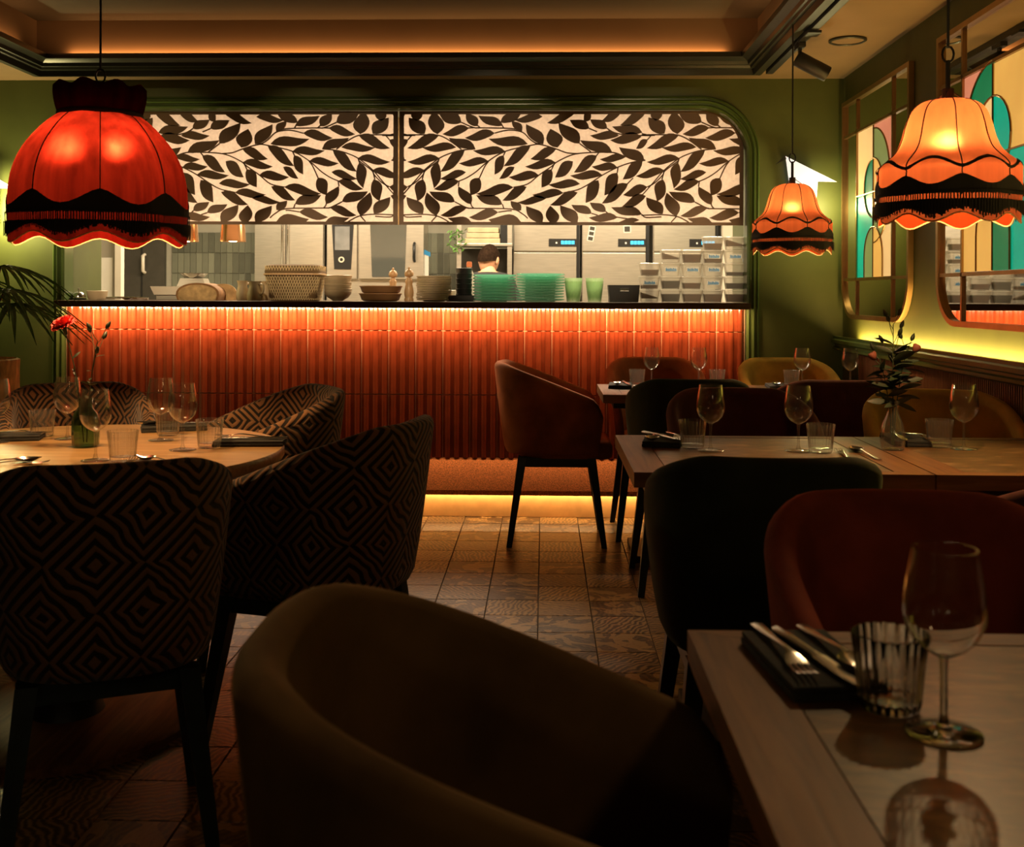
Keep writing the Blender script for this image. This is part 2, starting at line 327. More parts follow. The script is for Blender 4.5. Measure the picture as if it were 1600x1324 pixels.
# ------------------------------------------------------------------ mesh helpers
class MB:
    def __init__(s): s.v = []; s.f = []; s.uv = None
    def add(s, vs, fs):
        b = len(s.v); s.v += [tuple(p) for p in vs]; s.f += [tuple(i+b for i in q) for q in fs]; return s
    def box(s, x0, x1, y0, y1, z0, z1, c=0):
        if c <= 0:
            return s.add([(x0, y0, z0), (x1, y0, z0), (x1, y1, z0), (x0, y1, z0), (x0, y0, z1), (x1, y0, z1), (x1, y1, z1), (x0, y1, z1)],
                         [(3, 2, 1, 0), (4, 5, 6, 7), (0, 1, 5, 4), (1, 2, 6, 5), (2, 3, 7, 6), (3, 0, 4, 7)])
        bm = bmesh.new(); bmesh.ops.create_cube(bm, size=1)
        for v in bm.verts: v.co = Vector(((x0+x1)/2+v.co.x*(x1-x0), (y0+y1)/2+v.co.y*(y1-y0), (z0+z1)/2+v.co.z*(z1-z0)))
        bmesh.ops.bevel(bm, geom=bm.edges[:], offset=c, segments=2, profile=.7, affect='EDGES')
        bm.verts.index_update()
        s.add([v.co[:] for v in bm.verts], [[v.index for v in f.verts] for f in bm.faces]); bm.free(); return s
    def lathe(s, prof, seg=32, cx=0, cy=0, rib=0, nrib=0, sx=1, sy=1, closed=False, ribfn=None):
        n = len(prof); vs = []
        for (r, z) in prof:
            for k in range(seg):
                a = 2*PI*k/seg
                q = r*(1 + (rib*math.cos(nrib*a) if nrib else 0))
                if ribfn: q = ribfn(r, z, a)
                vs.append((cx+q*math.cos(a)*sx, cy+q*math.sin(a)*sy, z))
        fs = []
        for i in range(n if closed else n-1):
            j = (i+1) % n
            for k in range(seg):
                l = (k+1) % seg; fs.append((i*seg+k, i*seg+l, j*seg+l, j*seg+k))
        if not closed:
            if prof[0][0] > 1e-6: fs.append(tuple(range(seg-1, -1, -1)))
            if prof[-1][0] > 1e-6: fs.append(tuple((n-1)*seg+k for k in range(seg)))
        return s.add(vs, fs)
    def tube(s, pts, r, seg=6, cap=True):
        pts = [Vector(p) for p in pts]; n = len(pts)
        rs = r if isinstance(r, (list, tuple)) else [r]*n
        up = None; vs = []
        for i, p in enumerate(pts):
            t = (pts[min(i+1, n-1)]-pts[max(i-1, 0)])
            if t.length < 1e-9: t = Vector((0, 0, 1))
            t.normalize()
            if up is None: up = t.orthogonal().normalized()
            up = (up - t*up.dot(t))
            if up.length < 1e-6: up = t.orthogonal()
            up.normalize(); sd = t.cross(up)
            for k in range(seg):
                a = 2*PI*k/seg; vs.append(p + (up*math.cos(a)+sd*math.sin(a))*rs[i])
        fs = [(i*seg+k, i*seg+(k+1) % seg, (i+1)*seg+(k+1) % seg, (i+1)*seg+k) for i in range(n-1) for k in range(seg)]
        if cap: fs += [tuple(range(seg-1, -1, -1)), tuple((n-1)*seg+k for k in range(seg))]
        return s.add(vs, fs)
    def prism(s, poly, d0, d1, ax='Y'):
        """poly in (a, b); extruded along ax from d0 to d1"""
        n = len(poly)
        def P(a, b, d): return {'Y': (a, d, b), 'X': (d, a, b), 'Z': (a, b, d)}[ax]
        vs = [P(a, b, d0) for a, b in poly] + [P(a, b, d1) for a, b in poly]
        fs = [tuple(range(n)), tuple(range(2*n-1, n-1, -1))] + [(i, i+n, (i+1) % n+n, (i+1) % n) for i in range(n)]
        return s.add(vs, fs)
    def taper(s, p0, p1, w0, w1):
        """square bar from p0 to p1"""
        vs = []
        for p, q in ((p0, w0), (p1, w1)):
            for a, b in ((-1, -1), (1, -1), (1, 1), (-1, 1)): vs.append((p[0]+a*q/2, p[1]+b*q/2, p[2]))
        return s.add(vs, [(0, 1, 2, 3), (7, 6, 5, 4), (0, 4, 5, 1), (1, 5, 6, 2), (2, 6, 7, 3), (3, 7, 4, 0)])
    def mesh(s, name, mat, smooth=0, fix=True):
        me = bpy.data.meshes.new(name); me.from_pydata(s.v, [], s.f)
        if s.uv:
            u = me.uv_layers.new(name='UVMap')
            for li, l in enumerate(me.loops): u.data[li].uv = s.uv[l.vertex_index]
        if fix:
            bm = bmesh.new(); bm.from_mesh(me); bmesh.ops.recalc_face_normals(bm, faces=bm.faces[:]); bm.to_mesh(me); bm.free()
        if mat: me.materials.append(mat if not isinstance(mat, str) else M[mat])
        if smooth:
            me.shade_smooth(); me.set_sharp_from_angle(angle=R(smooth))
        return me
def link(name, me, parent=None, loc=(0, 0, 0), rot=(0, 0, 0), scale=(1, 1, 1)):
    o = bpy.data.objects.new(name, me); o.location = loc; o.rotation_euler = rot; o.scale = scale
    COL.objects.link(o); o.parent = parent
    return o
def part(name, mb, mat, parent=None, smooth=0, loc=(0, 0, 0), rot=(0, 0, 0)):
    return link(name, mb.mesh(name, mat, smooth), parent, loc, rot)
def tag(o, label, cat, group=None):
    o['label'] = label; o['category'] = cat
    if group: o['group'] = group
    return o
def thing(name, label, cat, loc=(0, 0, 0), rz=0, group=None):
    return tag(link(name, None, None, loc, (0, 0, rz)), label, cat, group)
def struct(name, mb, mat, smooth=0, parent=None):
    o = part(name, mb, mat, parent, smooth); o['kind'] = 'structure'; return o
def stuff(o): o['kind'] = 'stuff'; return o
KIDS = {}
def kids(o): return [c for c in o.children]
def clone(src, loc, rz=0, label=None, group=None, rot=None):
    c = src.copy(); COL.objects.link(c); c.location = loc; c.rotation_euler = rot if rot else (0, 0, rz)
    if label: c['label'] = label
    if group: c['group'] = group
    for ch in list(src.children):
        d = ch.copy(); COL.objects.link(d); d.parent = c
        for g in list(ch.children):
            e = g.copy(); COL.objects.link(e); e.parent = d
    return c
def at(px, py, Y):
    """real point at distance Y for a spot measured on the photograph"""
    v = _f + _r*((px-800)/F_PX) - _u*((py-HORIZON)/F_PX); t = Y/v.y
    return Vector((t*v.x, Y, CAM_H+t*v.z))
def smooth_line(pts, n=6):
    out = []; P = [Vector(p) for p in pts]
    for i in range(len(P)-1):
        a = P[max(i-1, 0)]; b = P[i]; c = P[i+1]; d = P[min(i+2, len(P)-1)]
        for k in range(n):
            t = k/n
            out.append(.5*((2*b)+(c-a)*t+(2*a-5*b+4*c-d)*t*t+(3*b-a-3*c+d)*t**3))
    out.append(P[-1]); return out

# ------------------------------------------------------------------ room shell
XR, XL, YB, YF, ZC, ZT = 1.625, -3.9, 5.90, -3.0, 2.38, 2.66
TX0, TX1, TY0, TY1 = -2.73, 1.12, -2.4, 5.70          # tray in the ceiling
OX0, OX1, OZ, ORAD = -2.665, 1.110, 2.225, .26          # kitchen opening
def arch_path(x0, x1, zt, r, n=10, zb=0.0):
    p = [(x0, zb)]
    for k in range(n+1):
        a = PI - k*PI/2/n; p.append((x0+r+r*math.cos(a), zt-r+r*math.sin(a)))
    for k in range(n+1):
        a = PI/2 - k*PI/2/n; p.append((x1-r+r*math.cos(a), zt-r+r*math.sin(a)))
    p.append((x1, zb)); return p
ap = arch_path(OX0, OX1, OZ, ORAD)
struct('wall_back', MB().prism([(XL, 0), (XL, ZC), (XR, ZC), (XR, 0)] + ap[::-1], YB, YB+.12), 'green')
struct('wall_right', MB().box(XR, XR+.1, YF, YB+.12, 0, ZC), 'green')
struct('wall_left', MB().box(XL-.1, XL, YF, YB+.12, 0, ZC), 'green')
struct('wall_front', MB().box(XL, XR, YF-.1, YF, 0, ZC), 'green')
cm = MB()
cm.box(XL, TX0, YF, YB, ZC, ZC+.05).box(TX1, XR, YF, YB, ZC, ZC+.05).box(TX0, TX1, TY1, YB, ZC, ZC+.05).box(TX0, TX1, YF, TY0, ZC, ZC+.05)
ceil = struct('ceiling', cm, 'ceil')
tm = MB()
tm.box(TX0-.03, TX0, TY0, TY1, ZC+.05, ZT).box(TX1, TX1+.03, TY0, TY1, ZC+.05, ZT).box(TX0-.03, TX1+.03, TY1, TY1+.03, ZC+.05, ZT).box(TX0-.03, TX1+.03, TY0-.03, TY0, ZC+.05, ZT)
part('ceiling_tray', tm, 'tray', ceil)
part('tray_top', MB().box(TX0-.03, TX1+.03, TY0-.03, TY1+.03, ZT, ZT+.04), 'traytop', ceil)
def rect_sweep(x0, x1, y0, y1, prof):
    mb = MB(); vs = []; n = len(prof)
    for ins, z in prof: vs += [(x0+ins, y0+ins, z), (x1-ins, y0+ins, z), (x1-ins, y1-ins, z), (x0+ins, y1-ins, z)]
    fs = [(i*4+k, i*4+(k+1) % 4, ((i+1) % n)*4+(k+1) % 4, ((i+1) % n)*4+k) for i in range(n) for k in range(4)]
    return mb.add(vs, fs)
struct('trim_1', rect_sweep(TX0, TX1, TY0, TY1, [(-.02, 2.379), (-.02, 2.362), (.025, 2.355), (.03, 2.385), (.045, 2.388), (.05, 2.40), (.06, 2.402), (.065, 2.42), (.085, 2.432), (.10, 2.436), (.10, 2.462), (.085, 2.462), (.085, 2.44), (.0, 2.44)]), 'cornice', 20)
# moulding round the kitchen opening
def sweep_open(path, prof):
    mb = MB(); n = len(path); m = len(prof); vs = []
    for i, p in enumerate(path):
        a = Vector(path[max(i-1, 0)]); b = Vector(path[min(i+1, n-1)]); t = (b-a).normalized(); nr = Vector((-t.y, t.x))
        for o, d in prof: vs.append((p[0]+nr.x*o, YB-d, p[1]+nr.y*o))
    fs = [(i*m+k, i*m+(k+1) % m, (i+1)*m+(k+1) % m, (i+1)*m+k) for i in range(n-1) for k in range(m)]
    fs += [tuple(range(m)), tuple((n-1)*m+k for k in range(m-1, -1, -1))]
    return mb.add(vs, fs)
mp_ = [(-.006, -.10), (-.006, .012), (.004, .022), (.014, .012), (.020, .012), (.030, .03), (.040, .012), (.046, .012), (.052, .02), (.060, .012), (.062, -.001)]
struct('trim_2', sweep_open(arch_path(OX0, OX1, OZ, ORAD, 14), mp_), 'green_gloss', 40)
# green return inside the opening at its left
struct('trim_3', MB().box(OX0-.1, OX0, YB+.121, YB+.5, 0, 2.3), 'green')
struct('trim_4', MB().box(OX1+.005, OX1+.1, YB+.121, YB+.5, 0, 2.3), 'green')
# dado: ledge rail and reeded panel on the right wall
dr = MB()
dr.prism([(XR-.001, .90), (XR-.001, .955), (XR-.045, .955), (XR-.045, .982), (XR-.062, .982), (XR-.062, .968), (XR-.072, .962), (XR-.072, .945), (XR-.055, .938), (XR-.055, .928), (XR-.064, .922), (XR-.064, .91), (XR-.04, .90)], YF+.01, 5.86)
for i, v in enumerate(dr.v): dr.v[i] = (v[0], v[1], v[2])
struct('trim_5', dr, 'green_gloss')
rp = MB(); y = 1.2
prof = []
while y < 5.5:
    prof += [(y, XR-.022), (y+.004, XR-.032), (y+.012, XR-.032), (y+.016, XR-.022)]; y += .018
poly = [(XR-.001, 1.2)] + [(x, yy) for yy, x in prof] + [(XR-.001, prof[-1][0])]
rp.prism(poly, .08, .90, 'Z')
wr = bpy.data.objects['wall_right']
stuff(part('reeded_panel', rp, 'reed', wr))
struct('baseboard_right', MB().box(XR-.025, XR-.001, YF, 5.88, 0, .08), 'green_gloss')

# floor: bed and tiles (0.2 m printed tiles)
fl = struct('floor', MB().box(XL, XR, YF, 5.86, -.05, -.004), 'grout')
TS = .2
def tile_mesh(n):
    mb = MB().box(-.0975, .0975, -.0975, .0975, -.006, 0, .0012); return mb.mesh('tile', 'floor_tile')
tmesh = MB(); e = .0991
tmesh.add([(-e, -e, -.005), (e, -e, -.005), (e, e, -.005), (-e, e, -.005), (-e+.002, -e+.002, 0), (e-.002, -e+.002, 0), (e-.002, e-.002, 0), (-e+.002, e-.002, 0)],
          [(4, 5, 6, 7), (0, 1, 5, 4), (1, 2, 6, 5), (2, 3, 7, 6), (3, 0, 4, 7)])
tme = tmesh.mesh('tile', 'floor_tile')
rest = MB()
x0t, y0t = -.017-.1, 4.617-.1
cells = []
for i in range(-19, 9):
    for j in range(-38, 7):
        cx, cy = x0t+i*TS, y0t+j*TS
        if cx-.1 < XL or cx+.1 > XR+.02 or cy-.1 < YF or cy+.1 > 5.87: continue
        cells.append((cx, cy))
def vis(c):
    x, y = c
    if y < 2.25: return 1e3+abs(y)
    px = 850+x*1680/y
    inwin = (px < 430) or (560 < px < 1060) or y < 2.4
    if px < -60 or px > 1200: return 500+y
    return y + (0 if inwin else 60)
cells.sort(key=vis)
for k, (cx, cy) in enumerate(cells):
    if k < 250: link('tile', tme, fl, (cx, cy, 0))
    else: rest.add([(v[0]+cx, v[1]+cy, v[2]) for v in tmesh.v], tmesh.f)
stuff(part('tile_field', rest, 'floor_tile', fl))

# ------------------------------------------------------------------ kitchen shell
KX0, KX1, KY1, KZ = -3.7, 2.2, 9.1, 2.6
struct('kitchen_floor', MB().box(KX0, KX1, 6.03, KY1, -.05, 0), 'kwall')
struct('wall_kitchen_back', MB().box(KX0, KX1, KY1, KY1+.1, 0, KZ), 'kwall')
struct('wall_kitchen_left', MB().box(KX0-.1, KX0, 6.03, KY1, 0, KZ), 'kwall')
struct('wall_kitchen_right', MB().box(KX1, KX1+.1, 6.03, KY1, 0, KZ), 'kwall')
struct('kitchen_ceiling', MB().box(KX0, KX1, 6.03, KY1, KZ, KZ+.05), 'kwall')
def kx(px, Y=8.9): return at(px, 460, Y).x
def kz(py, Y=8.9): return at(850, py, Y).z
wk = bpy.data.objects['wall_kitchen_back']
ktm = MB().box(-.0245, .0245, -.012, 0, -.0855, .0855, .002).mesh('tile', 'ktile')
for (xa, xb) in ((kx(256), kx(398)), (kx(660), kx(722))):
    n = max(1, int((xb-xa)/.0525))
    for i in range(n):
        for j in range(5):
            link('tile', ktm, wk, (xa+.026+i*.0525, KY1, .93+j*.175+(.0 if i % 1 == 0 else .08)))
# ------------------------------------------------------------------ worktop and bar front
t = thing('worktop', 'long dark wooden worktop running along the kitchen pass', 'worktop', (-.78, 6.2, 1.122))
part('slab', MB().box(-1.882, 1.882, -.44, .40, 0, .035, .004), 'worktop', t)
bf = thing('bar_front', 'ribbed terracotta tiled bar front glowing under the worktop', 'bar', (-.78, 5.95, 0))
part('backing', MB().box(-1.88, 1.88, -.035, .15, .0, 1.12), 'tile_grout', bf)
prof = []
wT = .1475
for k in range(3):
    o = -wT/2 + k*wT/3
    prof += [(o+.0015, 0.002), (o+.011, .002), (o+.0135, .012), (o+.018, .0175), (o+.024, .0195), (o+.030, .0195), (o+.036, .0175), (o+.0405, .012), (o+.043, .002), (o+.0478, .002)]
prof = [(-wT/2, -.001), (-wT/2, .002)] + prof + [(wT/2, .002), (wT/2, -.001)]
rows = [(.30, .643), (.648, .995), (1.0, 1.1195)]
for z0, z1 in rows:
    tm_ = MB().prism([(a, -b) for a, b in prof], z0, z1, 'Z').mesh('tile', 'rib_tile', 35)
    for i in range(25): link('tile', tm_, bf, (-1.80+i*.15, -.036, 0))
part('foot_ramp', MB().prism([(-.24, .155), (-.036, .30), (-.036, .27), (-.045, .27), (-.228, .143), (-.228, .13), (-.24, .13)], -1.88, 1.88, 'X'), 'ramp', bf)
part('kick_board', MB().box(-1.88, 1.88, -.165, -.15, 0.002, .13), 'kick', bf)

# ------------------------------------------------------------------ cut leaf screens above the pass
U = 5.97/F_PX/6.79
SO = at(620, 165, 5.97)
LEAVES = [(300,300,130,130,120),(205,165,230,20,100),(435,305,400,60,140),(690,180,450,80,110),(770,240,490,305,80),(860,220,740,80,90),(1125,215,870,110,80),(1106,180,1326,80,80),
(450,320,115,455,90),(635,445,275,448,75),(840,460,555,345,85),(1045,295,730,345,85),(1396,410,980,355,90),(1160,490,815,480,75),(455,560,115,600,75),(725,480,470,705,95),(975,590,665,615,70),(1140,530,1045,735,85),(1426,430,1141,645,95),
(300,690,0,750,75),(440,605,400,880,95),(285,785,225,1020,105),(740,710,465,780,70),(668,805,400,890,80),(885,770,790,955,110),(1256,655,1096,780,65),(1246,870,850,940,85),(1130,1050,850,955,90),(795,1050,660,860,90),(625,1025,350,915,90),
(430,1172,325,925,115),(285,1150,110,975,105),(750,1090,470,1170,75),(1085,1135,775,1190,85),(1386,865,1130,1010,85),(1330,1240,980,1212,110),(800,1240,545,1195,60),
(1336,265,1226,165,65),(1550,120,1256,155,70),(1561,412,1376,200,105),(1711,447,1636,250,140),(1896,80,1601,187,75),(1946,405,1721,185,120),(1696,465,1426,570,85),(2046,245,1841,155,85),(2056,80,1991,172,70),(2236,245,2056,150,80),(2380,75,2176,168,75),
(1691,605,1371,650,75),(1876,595,1686,765,100),(2130,535,1886,712,95),(1650,680,1544,872,100),(1516,742,1196,762,80),(2186,738,1846,745,75),(2342,655,2076,650,70),(2146,795,2011,1035,110),(1950,833,1616,840,75),(1776,930,1446,950,75),(1926,925,1636,1058,85),(1590,990,1291,1030,65),
(1328,1115,1216,1015,70),(1556,1245,1381,1070,105),(1676,1260,1638,1065,115),(1926,1245,1741,1060,110),(2076,1145,1861,1055,75),(2226,1125,2056,1030,75),(2350,1190,2046,1190,75),(2430,550,2160,572,65),(2290,500,1950,370,95),(2360,322,2056,320,75),(2345,715,2210,955,110),(2460,830,2182,1040,100),
(2597,335,2270,370,90),(2640,80,2372,212,85),(2607,290,2290,225,85),(2662,365,2542,460,60),(2632,590,2362,445,95),(2610,595,2402,785,100),(2662,865,2407,950,85),(2647,960,2397,1072,85),(2607,1155,2282,1080,85),(2580,1215,2300,1255,50)]
STEMS = [[(60,960),(200,800),(300,685),(455,562),(600,500),(720,473),(840,462)],[(60,318),(160,312),(320,312),(450,318),(560,370),(690,466)],[(60,300),(110,312)],
[(665,805),(750,768),(850,703),(980,590),(1160,487),(1426,425),(1526,415),(1690,460),(1806,502),(1916,512)],
[(1246,870),(1396,835),(1516,740),(1646,650),(1706,600),(1826,540),(1926,512),(2076,500),(2297,500),(2420,540),(2522,560),(2640,582)],[(1946,405),(2066,495)],
[(1776,928),(1926,895),(2036,840),(2196,735),(2352,655),(2500,605),(2640,582)],[(60,1165),(280,1158),(430,1175),(520,1215),(560,1240)],[(430,1175),(375,1235)],
[(690,180),(820,235),(900,238),(1220,245),(1336,270)],[(760,240),(830,236)],[(860,210),(890,238)],[(1106,180),(1140,240)],[(1045,295),(1130,272),(1220,262),(1340,285),(1420,360),(1480,400),(1526,412)],
[(625,1025),(750,1087),(820,1093),(1220,1100),(1340,1150),(1400,1200)],[(795,950),(795,1050),(825,1093)],[(1130,1050),(1145,1095)],[(745,1090),(770,1088)],[(1085,1135),(1180,1120),(1230,1118)],
[(2046,245),(2130,280)],[(2236,245),(2312,290),(2452,315),(2652,320),(2740,318)],[(2662,865),(2742,820),(2822,740),(2852,690),(2992,585)],[(2345,715),(2352,655)],[(2226,1125),(2302,1175),(2520,1210)],[(2076,1145),(2140,1165)],
[(2607,1155),(2652,1188),(2812,1180)],[(2512,770),(2452,832)],[(980,595),(940,650),(885,770)],[(300,690),(275,785)],[(455,565),(440,610)],[(660,860),(668,805)],[(1140,530),(1160,487)],[(1686,605),(1650,680)],[(2120,540),(2150,500)],[(2662,365),(2700,320)]]
PER = 2541
BX0, BX1, BY0, BY1 = 30, 3672, 62, 1270
def bound():
    """panel outline in drawing units (y down): right top corner rounded; convex, clockwise on screen"""
    r = 400; p = [(BX0, BY0)]
    for k in range(9):
        a = PI/2 - k*PI/2/8; p.append((BX1-r+r*math.cos(a), BY0+r-r*math.sin(a)))
    return p + [(BX1, BY1), (BX0, BY1)]
BND = bound()
def clip(poly, bnd):
    out = poly
    for i in range(len(bnd)):
        a, b = bnd[i], bnd[(i+1) % len(bnd)]; inp = out; out = []
        def side(p): return (b[0]-a[0])*(p[1]-a[1])-(b[1]-a[1])*(p[0]-a[0])
        for j in range(len(inp)):
            p, q = inp[j], inp[(j+1) % len(inp)]; sp, sq = side(p), side(q)
            if sp >= 0: out.append(p)
            if (sp >= 0) != (sq >= 0):
                t = sp/(sp-sq); out.append((p[0]+(q[0]-p[0])*t, p[1]+(q[1]-p[1])*t))
        if not out: return []
    return out
def leaf_poly(x0, y0, x1, y1, wd):
    L = math.hypot(x1-x0, y1-y0); dx, dy = (x1-x0)/L, (y1-y0)/L; nx, ny = -dy, dx
    up, dn = [], []
    for k in range(9):
        t = k/8; h = wd*.6*math.sin(PI*t**.82)**.9 if 0 < t < 1 else 0
        bend = .035*L*math.sin(2*PI*t)*(1 if dx < 0 else -1)
        cx, cy = x0+dx*L*t+nx*bend, y0+dy*L*t+ny*bend
        up.append((cx+nx*h, cy+ny*h))
        if 0 < k < 8: dn.append((cx-nx*h, cy-ny*h))
    return up + dn[::-1]
def area2(p): return abs(sum(p[i][0]*p[(i+1) % len(p)][1]-p[(i+1) % len(p)][0]*p[i][1] for i in range(len(p))))/2
def build_screen(mirror, label):
    def X(x): return (2*(22)-x if mirror else x)*U
    t = thing('leaf_screen', label, 'screen', (SO.x, 5.97, SO.z), 0, 'cut leaf screens over the pass')
    cv = lambda p: (X(p[0]), -p[1]*U)
    part('cloth', MB().prism([cv(p) for p in BND], .004, .007), 'blind', t)
    fr = MB()
    inner = clip([(78, 94), (3630, 94), (3630, 1238), (78, 1238)], [(p[0] if p[0] < 2000 else p[0]-42, p[1] if p[1] > 900 else p[1]+32) for p in BND])
    # frame as bars plus the rounded corner
    fr.prism([cv(p) for p in ((30, 62), (78, 62), (78, 1270), (30, 1270))], -.006, .003)
    fr.prism([cv(p) for p in ((78, 1238), (3672, 1238), (3672, 1270), (78, 1270))], -.006, .003)
    fr.prism([cv(p) for p in ((78, 62), (3272, 62), (3272, 94), (78, 94))], -.006, .003)
    r = 400
    arc_o = [(BX1-r+r*math.cos(PI/2-k*PI/16), BY0+r-r*math.sin(PI/2-k*PI/16)) for k in range(9)]
    arc_i = [(BX1-r+(r-40)*math.cos(PI/2-k*PI/16), BY0+r-(r-36)*math.sin(PI/2-k*PI/16)) for k in range(9)]
    for k in range(8): fr.prism([cv(p) for p in (arc_o[k], arc_o[k+1], arc_i[k+1], arc_i[k])], -.006, .003)
    fr.prism([cv(p) for p in ((3632, 462), (3672, 462), (3672, 1238), (3632, 1238))], -.006, .003)
    part('frame', fr, 'leaf_brown', t)
    st = MB()
    for s in STEMS:
        for off in (-PER, 0, PER):
            pts = [(p[0]+off, p[1], 0) for p in s]
            if max(p[0] for p in pts) < 60 or min(p[0] for p in pts) > 3640: continue
            sm = smooth_line(pts, 4)
            for i in range(len(sm)-1):
                a, b = sm[i], sm[i+1]
                if (b-a).length < 1: continue
                d = (b-a).normalized(); nrm = Vector((-d.y, d.x, 0))*6.5
                q = clip([(a+nrm)[:2], (b+nrm)[:2], (b-nrm)[:2], (a-nrm)[:2]][::1], BND)
                if len(q) >= 3 and area2(q) > 20: st.prism([cv(p) for p in q], -.003, .0035)
    stuff(part('stems', st, 'leaf_brown', t))
    for L in LEAVES:
        for off in (-PER, 0, PER):
            q = clip(leaf_poly(L[0]+off, L[1], L[2]+off, L[3], L[4]), BND)
            if len(q) < 3 or area2(q) < 900: continue
            part('leaf', MB().prism([cv(p) for p in q], -.005, .0038), 'leaf_brown', t)
    return t
build_screen(False, 'right-hand backlit screen of cut brown leaves, rounded at the top right')
build_screen(True, 'left-hand backlit screen of cut brown leaves, behind the crimson lampshade')
pk = at(623, 260, 5.99)
tag(part('screen_post', MB().box(-.004, .004, -.004, .004, 0, .60), 'brass', None, 0, (SO.x+22*U, 5.985, SO.z-1270*U)), 'thin brass post in the gap between the two leaf screens', 'post')

# ------------------------------------------------------------------ mirrors on the right wall
def mirror_outline(W, H, r, off=0, n=8):
    """(u, z) counter-clockwise, square at the top, round at the bottom; u runs from far end to near end"""
    p = [(off, H-off)]
    for k in range(n+1):
        a = PI + k*PI/2/n; p.append((r+(r-off)*math.cos(a), r+(r-off)*math.sin(a)))
    for k in range(n+1):
        a = 1.5*PI + k*PI/2/n; p.append((W-r+(r-off)*math.cos(a), r+(r-off)*math.sin(a)))
    p.append((W-off, H-off)); return p
def build_mirror(yfar, W, z0, H, label, variant):
    t = thing('window_mirror', label, 'mirror', (XR-.002, yfar, z0), 0, 'grid mirrors with coloured panes')
    P = lambda u, z, d: (-d, -u, z)
    def flat(poly, d0, d1):
        n = len(poly); mb = MB()
        return mb.add([P(u, z, d0) for u, z in poly]+[P(u, z, d1) for u, z in poly], [tuple(range(n)), tuple(range(2*n-1, n-1, -1))]+[(i, i+n, (i+1) % n+n, (i+1) % n) for i in range(n)])
    o = mirror_outline(W, H, .2); i_ = mirror_outline(W, H, .2, .022)
    n = len(o); vs = []
    for (a, b), (c, d) in zip(o, i_): vs += [P(a, b, 0), P(a, b, .024), P(c, d, .024), P(c, d, 0)]
    fs = [(k*4+j, k*4+(j+1) % 4, ((k+1) % n)*4+(j+1) % 4, ((k+1) % n)*4+j) for k in range(n) for j in range(4)]
    fr = MB(); fr.add(vs, fs); part('frame', fr, 'brass', t, 30)
    part('mirror_glass', flat(mirror_outline(W, H, .2, .012), .004, .008), 'mirror', t)
    ua, ub = .235*W, .765*W; za, zb = 1.283-z0, 2.045-z0
    def bar(u0, u1, zz0, zz1): part('glazing_bar', flat([(u0, zz0), (u1, zz0), (u1, zz1), (u0, zz1)], .008, .017), 'brass', t)
    bar(ua-.007, ua+.007, .0, H-.01); bar(ub-.007, ub+.007, .0, H-.01)
    bar(.01, W-.01, za-.007, za+.007); bar(.01, W-.01, zb-.007, zb+.007)
    ua += .009; ub -= .009; za += .009; zb -= .009; um = (ua+ub)/2; zm = za+(zb-za)*.56
    k = [.0085]
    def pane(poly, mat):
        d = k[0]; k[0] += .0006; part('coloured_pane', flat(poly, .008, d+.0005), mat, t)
    def circ(cu, cz, r, a0, a1, m=14): return [(cu+r*math.cos(a0+(a1-a0)*j/m), cz+r*math.sin(a0+(a1-a0)*j/m)) for j in range(m+1)]
    rect = lambda a, b, c, d: [(a, c), (b, c), (b, d), (a, d)]
    lead = MB()
    def line(pts): lead.tube([P(u, z, .0145) for u, z in pts], .0045, 5)
    rr = .145
    if variant == 1:
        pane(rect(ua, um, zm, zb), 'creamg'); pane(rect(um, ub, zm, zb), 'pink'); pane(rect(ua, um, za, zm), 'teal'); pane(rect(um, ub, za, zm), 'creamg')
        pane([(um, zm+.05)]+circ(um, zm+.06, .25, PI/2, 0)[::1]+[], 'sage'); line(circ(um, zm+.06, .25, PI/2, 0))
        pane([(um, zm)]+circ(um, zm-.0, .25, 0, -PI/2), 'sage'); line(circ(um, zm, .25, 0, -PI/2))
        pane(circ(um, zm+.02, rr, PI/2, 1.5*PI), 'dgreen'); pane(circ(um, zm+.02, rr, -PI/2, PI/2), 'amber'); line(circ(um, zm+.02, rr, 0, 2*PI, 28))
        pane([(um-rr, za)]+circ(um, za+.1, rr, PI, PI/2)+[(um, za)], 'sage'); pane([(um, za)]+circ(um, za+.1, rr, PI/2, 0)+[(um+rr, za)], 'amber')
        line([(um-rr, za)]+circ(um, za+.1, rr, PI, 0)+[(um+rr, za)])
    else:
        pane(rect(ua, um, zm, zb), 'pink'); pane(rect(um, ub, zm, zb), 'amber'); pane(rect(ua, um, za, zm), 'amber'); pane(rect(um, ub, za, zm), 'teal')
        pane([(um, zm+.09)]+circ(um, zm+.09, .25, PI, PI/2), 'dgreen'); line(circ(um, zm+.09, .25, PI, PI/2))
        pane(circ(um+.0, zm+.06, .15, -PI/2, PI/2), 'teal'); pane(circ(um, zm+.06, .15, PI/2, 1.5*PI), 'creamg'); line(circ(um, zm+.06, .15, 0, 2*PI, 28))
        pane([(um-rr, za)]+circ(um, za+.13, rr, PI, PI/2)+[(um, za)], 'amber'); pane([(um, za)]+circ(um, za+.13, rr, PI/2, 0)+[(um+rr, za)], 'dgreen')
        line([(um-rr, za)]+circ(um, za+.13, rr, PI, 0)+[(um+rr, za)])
    line([(um, za), (um, zb)]); line([(ua, zm), (ub, zm)])
    part('lead_line', lead, 'brass', t)
build_mirror(5.845, 1.07, 1.078, 1.155, 'farther grid mirror with coloured panes, in the corner beside the green wall', 1)
build_mirror(4.445, 1.07, 1.08, 1.17, 'nearer grid mirror with coloured panes, behind the right-hand orange lampshade', 2)

